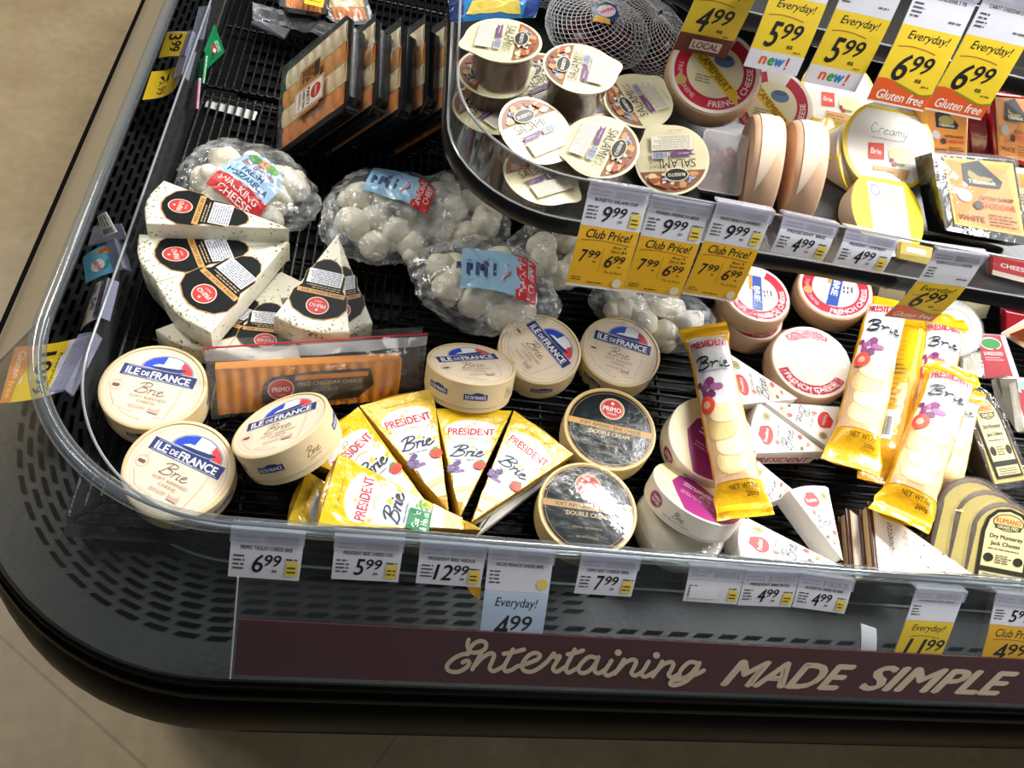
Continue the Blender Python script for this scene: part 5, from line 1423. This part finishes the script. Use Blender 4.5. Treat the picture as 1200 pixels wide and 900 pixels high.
for a in ((590, 47, .500, (-.16, .03, .98), (606, 35), (597, 70), 'salami cup on top of the stack at the curved left end of the shelf'),
          (579, 86, .546, (-.10, -.04, 1), (575, 110), (588, 60), 'salami cup second in the stack at the curved left end of the shelf'),
          (572, 128, .578, (-.02, -.02, 1), (560, 140), (590, 120), 'salami cup at the bottom of the stack, seen through the curved guard'),
          (680, 80, .508, (-.12, -.05, 1), (661, 98), (672, 60), 'salami cup raised in the middle on top of others, its lid facing up'),
          (628, 153, .540, (.10, -.22, .96), (608, 148), (634, 138), 'salami cup leaning left with its black oval at the top of the lid'),
          (704, 172, .535, (-.22, -.18, .96), (733, 158), (712, 200), 'salami cup with its lid touching the one that reads upside down'),
          (787.5, 187.5, .556, (-.30, -.42, .86), (812, 196), (772, 198), 'salami cup farthest right, its SALAMI lettering upside down'),
          (748, 118, .548, (-.14, -.16, .98), (744, 140), (722, 105), 'salami cup behind the two right-hand ones, lid turned sideways'),
          (634, 206, .570, (0, -.05, 1), (615, 215), (650, 205), 'salami cup low behind the curved guard under the leaning one'),
          (636, 98, .560, (-.05, -.3, .95), (625, 105), (650, 95), 'salami cup at the back whose pale rim shows between the stack and the raised cup'),
          (683, 128, .566, (0, 0, 1), (668, 128), (698, 128), 'salami cup hidden low under the raised cup, only its body seen')):
    cup(*a)
# --- translucent tub
TUBM = clear('tub_plastic', (.9, .88, .88), .15, 1.45, haze=.34, hazecol=(.78, .74, .74))
M = frame(P(832, 205, .585), P(850, 205, .58) - P(820, 198, .58), (-.15, -.5, .85))
t = T('plastic_tub', 'translucent plastic tub with red-brown contents, to the right of the salami lids', 'tub', M)
def rr(w, h, z, r=.006): 
    o = []
    for cx_, cy_, a in ((w - r, h - r, 0), (-w + r, h - r, 90), (-w + r, -h + r, 180), (w - r, -h + r, 270)):
        o += [V((cx_ + r * math.cos(math.radians(a + k * 30)), cy_ + r * math.sin(math.radians(a + k * 30)), z)) for k in range(4)]
    return o
m = MB(); a_, b_, c_ = rr(.020, .030, 0), rr(.026, .036, .046), rr(.028, .038, .0465)
m.add(a_ + b_ + c_, [(i, (i + 1) % 16, 16 + (i + 1) % 16, 16 + i) for i in range(16)] + [(16 + i, 16 + (i + 1) % 16, 32 + (i + 1) % 16, 32 + i) for i in range(16)] + [tuple(range(15, -1, -1))], TUBM, True); t.part('tub', m)
m = MB(); m.prism(rr(.0275, .0375, .047), (0, 0, .001), clear('tub_lid', (.95, .94, .94), .1, 1.45, haze=.12, hazecol=(.8, .78, .78))); t.part('film_lid', m, 'hazy film lid')
rnd = random.Random(4); m = MB()
for i in range(16): m.ico((rnd.uniform(-.013, .013), rnd.uniform(-.024, .024), rnd.uniform(.012, .034)), .009, mat('7b3a30', .4, .4, 80), 2, lambda p: 1 + .3 * noise.noise(p * 2), (1, 1.3, .8))
t.part('contents', m, 'red-brown meat pieces')
# --- net bags of small round cheeses
NETM = mat('d9dbde', .5); WAXM = mat('4a0f16', .3)
def net_bag(label, px, py, d, rx, ry, rz, seed, lx, ly, lr):
    c = P(px, py, d)
    t = T('net_bag', label, 'net bag', Matrix.Translation(c - V((0, 0, rz))), group='white net bags of snack cheeses')
    def srf(th, ph):
        k = 1 + .10 * noise.noise(V((math.cos(th) * 1.5 + seed, math.sin(th) * 1.5, ph)))
        return V((rx * k * math.cos(th) * math.cos(ph), ry * k * math.sin(th) * math.cos(ph), rz + rz * k * math.sin(ph)))
    m = MB()
    nt_, npz = 34, 15
    for s_ in (1, -1):
        for i in range(nt_):
            m.tube([srf(2 * math.pi * i / nt_ + s_ * j * .17, -0.7 + j * (2.2 / npz)) for j in range(npz + 1)], .00042, NETM, 4, cap=False)
    t.part('net', m, 'white diamond netting')
    rnd = random.Random(seed); mm = None; pos = []
    for q in range(4000):
        x, y, z = rnd.uniform(-1, 1) * (rx - .02), rnd.uniform(-1, 1) * (ry - .02), rnd.uniform(.014, 2 * rz - .022)
        p = V((x, y, z))
        if (x / (rx - .012)) ** 2 + (y / (ry - .012)) ** 2 + ((z - rz) / (rz)) ** 2 < .75 and all((p - o).length > .030 for o in pos): pos.append(p)
        if len(pos) >= 8: break
    for p in pos:
        if mm is None:
            b = MB(); b.lathe([(0, -.010), (.012, -.010), (.018, -.006), (.019, 0), (.018, .006), (.012, .010), (0, .010)], 24, WAXM); mm = b.data('cheese_round')
        o = t.part('cheese_round', mm); o.location = p; o.rotation_euler = (rnd.uniform(-1, 1), rnd.uniform(-1, 1), 0)
    d_ = D(); d_.poly([(-22, -4), (-6, -16), (16, -12), (22, 6), (8, 15), (-12, 12)], foil('2f4a78', .3, .3, 50)); d_.poly([(-22, -4), (-4, -18), (0, -12), (-14, 2)], 'e9b43a')
    d_.ell(4, 1, 13, 10, 'e9d3dc', 20); d_.text('babybel', 4, 1, 22, 8, 'cf3f55', rot=.0, bold=.03); d_.stroke([(2, 11), (7, 11), (11, 9)], 2.5, '4b9a4a')
    ca, sa = math.cos(lr), math.sin(lr)
    def fn(x, y, z):
        x, y = x * .001, y * .001; x, y = lx + x * ca - y * sa, ly + x * sa + y * ca
        s = min(.9, (x / rx) ** 2 + (y / ry) ** 2)
        return V((x, y, rz + rz * math.sqrt(1 - s) * 1.06 + .002 + z))
    m = MB(); d_.emit(m, fn, .0003, .0001, grid=(6, 6)); t.part('label', m, 'small blue and pink label')
net_bag('net bag of small red cheeses right behind the salami cups, pink lettered label', 700, 35, .545, .075, .065, .036, 3, -.005, -.022, .6)
net_bag('net bag of small red cheeses beside the camembert, netting gathered at its right', 762, 42, .55, .055, .075, .034, 6, .02, .045, -.8)
net_bag('net bag of small red cheeses far back at the top edge', 640, -30, .55, .07, .06, .034, 9, 0, .01, .2)
t = T('snack_bag', 'bright blue and yellow snack cheese bag at the top above the salami stack', 'bag', loc=P(575, 8, .56))
B0, B1, B2, B3 = P(524, -8, .53), P(640, -18, .53), P(628, 20, .55), P(528, 26, .55)
def pil(u, v): return B0.lerp(B1, u).lerp(B3.lerp(B2, u), v) + V((0, 0, .016 * (math.sin(u * math.pi) * math.sin(v * math.pi)) ** .6 + .003 * noise.noise(V((u * 8, v * 8, 0)))))
m = MB(); m.sheet(pil, 30, 16, foil('2d86c9', .2, .4, 50, coat=.5)); m.sheet(lambda u, v: B0.lerp(B1, u).lerp(B3.lerp(B2, u), v) - V((0, 0, .012 * math.sin(u * math.pi) * math.sin(v * math.pi))), 12, 8, foil('2d86c9', .2, .4, 50, coat=.5))
t.part('bag', m, world=True)
d = D(); d.rect(0, 0, 14, 60, '1d2f6e'); d.rect(84, 0, 100, 60, '22408e'); d.poly([(16, 4), (80, 2), (74, 16), (22, 20)], 'efd45a'); d.poly([(14, 30), (90, 34), (90, 60), (14, 60)], '58b4e6'); d.ell(40, 40, 12, 9, '2d9a4a', 18); d.ell(52, 36, 20, 12, 'e6e9f0', 22); d.text('babybel', 52, 36, 32, 12, 'd0405a', rot=.15, bold=.03)
m = MB(); d.emit(m, lambda x, y, z: pil(x / 100, 1 - y / 60) + V((0, 0, .0012 + z)), .0003, .0001, grid=(8, 8)); t.part('print', m, 'printed face', world=True)

# --- creamy boxes: white tubs in a yellow sleeve
def creamy(label, M, R, H, faced=True):
    t = T('cheese_tub', label, 'cheese', M, 'white tubs in yellow sleeves')
    m = MB(); m.lathe([(0, 0), (R * .80, 0), (R * .86, .003), (R * .97, H - .004), (R, H - .002), (R, H)], 48, mat('d9d3c6', .45)); m.lathe([(0, H), (R, H)], 48, mat('e6e0d2', .5)); t.part('tub', m)
    # sleeve: a flat band wrapped over the top and both sides
    wy = R * .80; m = MB(); YS = mat('f0d21e', .35, var=.03)
    o = [V((R * 1.01 * math.cos(a), R * 1.01 * math.sin(a), H + .0006)) for a in [math.radians(-53 + i * 106 / 14) for i in range(15)]] + [V((R * 1.01 * math.cos(a), R * 1.01 * math.sin(a), H + .0006)) for a in [math.radians(127 + i * 106 / 14) for i in range(15)]]
    m.prism(o, (0, 0, .0008), YS)
    y0, y1 = R * .80, -R * .80
    for yy in (y0, y1):
        s = 1 if yy > 0 else -1
        m.prism([V((-R * .61, yy, H + .001)), V((R * .61, yy, H + .001)), V((R * .5, yy * .92, .002)), V((-R * .5, yy * .92, .002))], (0, .0008 * s, 0), YS)
    t.part('sleeve', m, 'yellow card sleeve')
    d = D(); r = R * 1000
    if faced:
        d.clip_y = None
        pts = [(r * .97 * math.cos(a), r * .97 * math.sin(a)) for a in [math.radians(-52 + i * 104 / 14) for i in range(15)]] + [(r * .97 * math.cos(a), r * .97 * math.sin(a)) for a in [math.radians(128 + i * 104 / 14) for i in range(15)]]
        d.poly([(x * .95, y * .98) for x, y in pts], 'f1ede2')
        d.script(2, r * .34, r * .9, r * .26, '6a6a78', .8, strokes=[[(.12, .75), (.05, .95), (.0, .5), (.06, .1), (.16, .2)], [(.2, .1), (.22, .5), (.3, .5)], [(.34, .3), (.42, .4), (.38, .5), (.33, .3), (.36, .08), (.44, .15)], [(.54, .45), (.48, .4), (.48, .1), (.55, .15), (.56, .48), (.58, .1)], [(.62, .1), (.63, .48), (.68, .4), (.68, .1)], [(.69, .4), (.74, .46), (.75, .1)], [(.8, .48), (.82, .1), (.88, .2), (.9, .5), (.86, -.3), (.8, -.2)]])
        d.fine(-r * .4, r * .10, r * .3, r * .14, 1, '9a98a4', 3)
        d.poly([(-r * .46, -r * .02), (-r * .12, r * .02), (-r * .08, -r * .34), (-r * .42, -r * .38)], 'e2452c'); d.text('Brie', -r * .27, -r * .18, r * .24, r * .13, 'f6e6dc', bold=.03)
        d.ell(r * .3, -r * .18, r * .3, r * .18, 'eadfae', 20); d.ell(r * .08, -r * .32, r * .05, r * .05, '8e2440', 10); d.ell(r * .16, -r * .40, r * .06, r * .05, 'a82a44', 10); d.ell(r * .3, -r * .38, r * .09, r * .03, '7a9a3a', 10); d.poly([(-r * .3, -r * .5), (r * .5, -r * .48), (r * .46, -r * .70), (-r * .28, -r * .74)], 'd9a868')
        d.fine(-r * .26, -r * .7, r * .3, -r * .54, 2, 'b0743a', 4)
    else:
        d.rect(-r * .5, -r * .70, r * .55, r * .7, 'ece2b8'); d.rect(-r * .1, -r * .66, r * .5, -r * .40, 'f2f1ee'); d.ring(-r * .3, r * .5, r * .1, r * .14, '6a78a8', 20); d.fine(-r * .1, 0, r * .46, r * .5, 5, 'a8a486', 4)
    m = MB(); d.emit(m, disc_map(H + .0014), .0003, .00007); t.part('label', m, 'printed front' if faced else 'printed back')
    return t
creamy('white tub in front of its group, its glaring round face turned to the light', disc_frame(1041, 171, .535, (-.14, -.46, .87), (1000, 160), (1085, 176), .042), .0625, .042)
creamy('tub standing on edge directly behind the glaring one, yellow rim and red square showing', disc_frame(1001, 189, .572, (.50, -.36, .79), (990, 205), (1002, 150), .036), .053, .036)
creamy('tub standing on edge farthest left of the white tub group', disc_frame(976, 181, .583, (.55, -.34, .76), (968, 195), (980, 150), .034), .050, .034)
creamy('tub lying face down below the glaring one, white bottom and yellow back showing', disc_frame(1040, 250, .560, (.12, -.34, .93), (1000, 246), (1078, 258), .034), .058, .034, False)
creamy('tub with a red Brie square at the back, just under the second new tag', disc_frame(982, 112, .545, (-.1, -.42, .9), (945, 104), (1015, 120), .036), .056, .036)

# --- vacuum packs
def block(label, pts, ds, th, col, lab, name='cheese_block', group=None, bev=.004, film=False, cat='cheese'):
    """flat pack: four pixels of its face (bottom-left, bottom-right, top-right, top-left) with depths"""
    q = [P(*p, k) for p, k in zip(pts, ds)]
    n = (q[1] - q[0]).cross(q[3] - q[0]).normalized()
    if n.dot(V((0, 0, CAMZ)) - q[0]) < 0: n = -n
    c = sum(q, V()) / 4
    t = T(name, label, cat, frame(c - n * th, q[1] - q[0], n), group)
    m = MB(); m.prism(q, -n * th, col, bev=bev); t.part('block', m, world=True)
    if lab:
        W, H = 100, 100
        m = MB(); lab.emit(m, lambda x, y, z: q[0].lerp(q[1], x / W).lerp(q[3].lerp(q[2], x / W), y / H) + n * z, .0005, .0001); t.part('label', m, 'printed label', world=True)
    if film:
        m = MB(); c2 = c; m.prism([c2 + (p - c2) * 1.05 + n * .0005 for p in q], -n * .0008, clear('pack_film', (.95, .95, .95), .08, 1.55, haze=.08, hazecol=(.6, .6, .6), bump=.15, bscale=50)); t.part('film_edge', m, 'clear film edge', world=True)
    return t
BLKW = foil('15171a', .16, .4, 50, coat=.6)
def badge_label(txt='CHEDDAR'):
    d = D(); d.rect(10, 8, 95, 94, 'e0a347'); d.rect(14, 11, 92, 91, 'd68a3a'); d.poly([(30, 88), (52, 94), (78, 70), (74, 62), (30, 62)], '22262a'); d.ell(52, 76, 16, 9, '9a8a4a', 18); d.text('Tillamook', 52, 67, 34, 5, 'e6dcc0', bold=.02)
    d.ell(28, 48, 9, 8, 'c9c4c0', 16); d.ell(44, 38, 6, 5.5, '4a3a3a', 14); d.text('EXTRA SHARP', 68, 48, 40, 5, '5a2a1c', bold=.02); d.text(txt, 68, 39, 42, 6.5, 'd4472c', bold=.02); d.text('WHITE', 32, 20, 32, 7, '6a3a1c', bold=.02); d.fine(54, 14, 90, 30, 4, '7a4a24', 4)
    return d
block('black vacuum-packed cheddar block with an orange label, front right on the middle shelf', [(1110, 268), (1206, 286), (1190, 186), (1094, 178)], [.555, .555, .500, .500], .036, BLKW, badge_label(), group='badge labelled cheddar blocks', film=True)
block('orange cheddar pack standing behind the glaring white tub, badge partly under the orange-footed tags', [(1086, 186), (1134, 192), (1136, 128), (1076, 122)], [.55, .55, .49, .49], .030, mat('d89a48', .3), badge_label(), group='badge labelled cheddar blocks')
block('red-sided cheddar pack at the far right of the middle shelf', [(1165, 186), (1216, 200), (1214, 112), (1160, 108)], [.55, .55, .48, .48], .030, foil('b02430', .2, .3, 50, coat=.5), badge_label(), group='badge labelled cheddar blocks')
block('dark red block beside the red-sided cheddar pack, its face plain', [(1136, 182), (1162, 188), (1158, 140), (1134, 136)], [.56, .56, .51, .51], .03, foil('8c1a26', .2, .3, 50, coat=.5), None)
d = D(); d.rect(4, 4, 96, 96, 'e6d3a0'); d.poly([(4, 60), (96, 70), (96, 96), (4, 96)], 'd6a84e'); d.fine(20, 20, 80, 50, 4, '7a5a2a', 3)
block('pale yellow pack cut off by the right edge, above the black cheddar block', [(1184, 246), (1222, 254), (1220, 204), (1182, 200)], [.575, .575, .53, .53], .03, mat('dcc98e', .4), d)
d = D(); d.rect(4, 30, 96, 96, 'b3272f'); d.rect(4, 4, 96, 28, 'd8c8b8'); d.text('CHEESE', 50, 60, 60, 20, 'f0e0dc', bold=.02)
block('red and white pack behind the clear guard at the right end of the middle shelf', [(1160, 322), (1214, 336), (1216, 310), (1162, 298)], [.580, .580, .560, .560], .010, foil('a8242c', .25, .3, 50), d)
d = D(); d.rect(2, 2, 98, 98, 'd9c463'); d.poly([(2, 2), (98, 2), (98, 40), (2, 30)], 'a8933a'); d.rect(20, 46, 80, 76, 'efe9da')
block('flat yellow pack lying low behind the guard under the face-down tub', [(1052, 303), (1090, 311), (1094, 290), (1056, 282)], [.580, .580, .565, .565], .008, mat('d6c05c', .4), d)

# --- lower right of the well
JACK = mat('d3c06c', .35, .2, 40); RIND = mat('5c4630', .5, .4, 60, var=.3)
def jack_label():
    d = D(); o = [(-30, 0), (-30, 66), (-26, 84), (-16, 95), (0, 99), (16, 95), (26, 84), (30, 66), (30, 0)]
    d.poly(o, '2a281e'); d.poly([(x * .86, 3 + y * .93) for x, y in o], 'dccf9c')
    d.ell(0, 80, 19, 11.5, '5a4a24', 26); d.ell(0, 80, 17.5, 10.2, 'dcbf74', 26); d.text('RUMIANO', 0, 82, 30, 6.5, 'b04040', bold=.02); d.rect(-16, 71, 16, 77, '4a4a34'); d.text('GRASS FED', 0, 74, 25, 4, 'e8dcae', bold=.02)
    d.text('Dry Monterey', 0, 60, 40, 7, '2a281e', bold=.01); d.text('Jack Cheese', 0, 51, 36, 7, '2a281e', bold=.01); d.fine(-20, 43, 20, 46, 1, '5a543c', 3)
    d.ell(-18, 32, 6, 5.6, '2e2c20', 18); d.ell(18, 32, 6, 5.6, '2e2c20', 18); d.fine(-10, 26, 10, 38, 4, '5a543c', 5); d.rect(-26, 14, 26, 20, '2e2c20'); d.fine(-22, 4, 22, 12, 3, '5a543c', 7)
    return d
def jack(label, C0, ux, uy, W, H, th, lab=True, square=False):
    ux, uy = V(ux).normalized(), V(uy).normalized(); n = ux.cross(uy).normalized()
    if n.dot(V((0, 0, CAMZ)) - C0) < 0: n = -n
    t = T('jack_cheese_pack', label, 'cheese', frame(C0 - n * th, ux, n), 'aged jack cheese packs')
    pts = [C0 - ux * W / 2, C0 + ux * W / 2]
    for i in range(13):
        a = math.pi * i / 12
        pts.append(C0 + uy * (H * .62) + ux * (W / 2 * math.cos(a)) + uy * (H * .38 * math.sin(a)))
    m = MB(); m.prism(pts, -n * th, JACK, bev=.003, side=RIND); t.part('cheese', m, world=True)
    c = sum(pts, V()) / len(pts)
    m = MB(); m.prism([c + (p - c) * 1.07 + n * .001 for p in pts], -n * (th + .002), clear('jack_film', (.95, .95, .94), .07, 1.5, haze=.05, hazecol=(.7, .7, .7), bump=.6, bscale=60, hvar=.1)); t.part('film', m, 'clear vacuum film', world=True)
    if lab:
        m = MB(); jack_label().emit(m, lambda x, y, z: C0 + ux * (x * W / 82) + uy * (H * .06 + y * H * .0088) + n * (.0016 + z), .0004, .00008); t.part('label', m, 'arched cream label with dark border', world=True)
    return t
o = P(1168, 690, .835); ux = P(1215, 700, .835) - P(1130, 684, .835)
up = (P(1184, 592, .775) - o)
jack('arched jack cheese pack nearest the front rail at the right edge, label facing out', o, ux, up, .105, .118, .022)
for i, (k, lb) in enumerate(((1, 'arched jack cheese pack directly behind the front one'), (2, 'arched jack cheese pack rearmost of the front right stack'))):
    s = V((-.024, .014, .004)) * k
    jack(lb, o + s, ux, up, .105, .118, .020, False)
o = P(1186, 566, .830); ux = P(1205, 562, .83) - P(1168, 568, .83); up = P(1142, 452, .775) - o
jack('tilted jack cheese pack above the stack, beside the yellow logs', o, ux, up, .072, .150, .030)
def roundc(label, px, py, d_, n, R, H, col):
    t = T('soft_cheese', label, 'cheese', disc_frame(px, py, d_, n, (px - 20, py), (px + 20, py + 4), H))
    m = MB(); m.lathe([(0, 0), (R - .006, 0), (R, .005), (R, H - .006), (R - .008, H), (0, H + .001)], 40, mat(col, .6, .6, 60)); t.part('rind', m)
    d = D(); d.ring(0, 0, R * 560, R * 590, 'b8b4a8', 30); d.fine(-R * 400, -R * 100, R * 400, R * 200, 2, 'b0aca4', 4)
    m = MB(); d.emit(m, disc_map(H + .0006), .0006, .0001); t.part('print', m)
    m = MB(); m.lathe([(R - .004, 0), (R + .002, .005), (R + .002, H - .004), (R - .008, H + .002), (0, H + .0032)], 40, clear('wrap_film', ())); t.part('wrap', m, 'clear wrinkled wrap')
roundc('white rinded soft cheese in wrinkled film behind the yellow log bundle', 1118, 382, .785, (-.2, -.3, .93), .050, .036, 'e9e6dc')
d = D(); d.rect(6, 4, 94, 96, 'd9d0b0'); d.fine(20, 50, 80, 84, 4, '6a6450', 4); d.ell(60, 24, 14, 10, '3a3a30', 18)
block('beige wrapped pack under the shelf lip behind the red-ringed wheel with a blue stripe', [(1024, 356), (1056, 362), (1064, 338), (1030, 330)], [.83, .83, .77, .77], .03, mat('d8cfae', .4), d)
d = D(); d.rect(4, 4, 96, 96, 'd6cfa8'); d.fine(20, 30, 80, 70, 3, '8a8464', 4)
block('pale cream pack half in shade behind the white rinded cheese', [(1122, 372), (1156, 374), (1164, 352), (1126, 348)], [.82, .82, .77, .77], .03, mat('d6ceaa', .4), d)
d = D(); d.rect(10, 6, 92, 40, 'ddd6c4'); d.rect(6, 44, 94, 54, '22231f'); d.fine(14, 62, 86, 90, 4, '55564a', 6); d.ell(50, 76, 14, 9, '8a8660', 16)
block('clear sleeve pack with black and cream print right of the yellow logs', [(1126, 442), (1152, 440), (1148, 374), (1126, 384)], [.84, .84, .79, .79], .02, mat('b6b094', .3), d, film=True)
d = D(); d.rect(3, 3, 80, 97, 'b41f2c'); d.rect(80, 3, 97, 97, 'e2e0dc'); d.ell(40, 78, 34, 14, 'e8e4d8', 24); d.ell(40, 78, 31, 11.5, '2f8a3c', 24); d.text('SHREDDED', 40, 56, 60, 8, 'f0dcd8', bold=.02); d.fine(12, 40, 70, 50, 2, 'e0b8b4', 4)
rb = foil('c9c4c0', .2, .4, 50, coat=.4)
block('red and white shredded cheese bag with a green oval, at the right behind the logs', [(1154, 444), (1196, 444), (1178, 392), (1144, 390)], [.845, .845, .80, .80], .02, rb, d, 'shredded_cheese_bag', 'red shredded cheese bags')
d = D(); d.rect(3, 3, 97, 97, 'b41f2c'); d.poly([(10, 74), (97, 60), (97, 97), (3, 97)], 'd8e2dc'); d.ell(46, 84, 30, 8, '9ab8a8', 20); d.fine(20, 30, 80, 50, 2, 'e8c8c4', 4); d.rect(0, 10, 10, 70, 'f0e8e4')
block('red shredded cheese bag with a pale green top, cut by the right edge', [(1200, 508), (1250, 510), (1222, 444), (1180, 440)], [.845, .845, .80, .80], .02, rb, d, 'shredded_cheese_bag', 'red shredded cheese bags')
block('crinkled clear pack lying between the jack cheese and the red bags', [(1166, 470), (1192, 508), (1184, 446), (1160, 446)], [.84, .84, .80, .80], .012, foil('bdb6a6', .2, .6, 50, coat=.5), None)
d = D(); d.rect(4, 4, 96, 96, 'a81f2a')
block('dark red pack in the shade below the right end of the shelf lip', [(1178, 392), (1216, 400), (1216, 372), (1178, 364)], [.80, .80, .76, .76], .02, foil('8e1c26', .25, .4, 50), d)
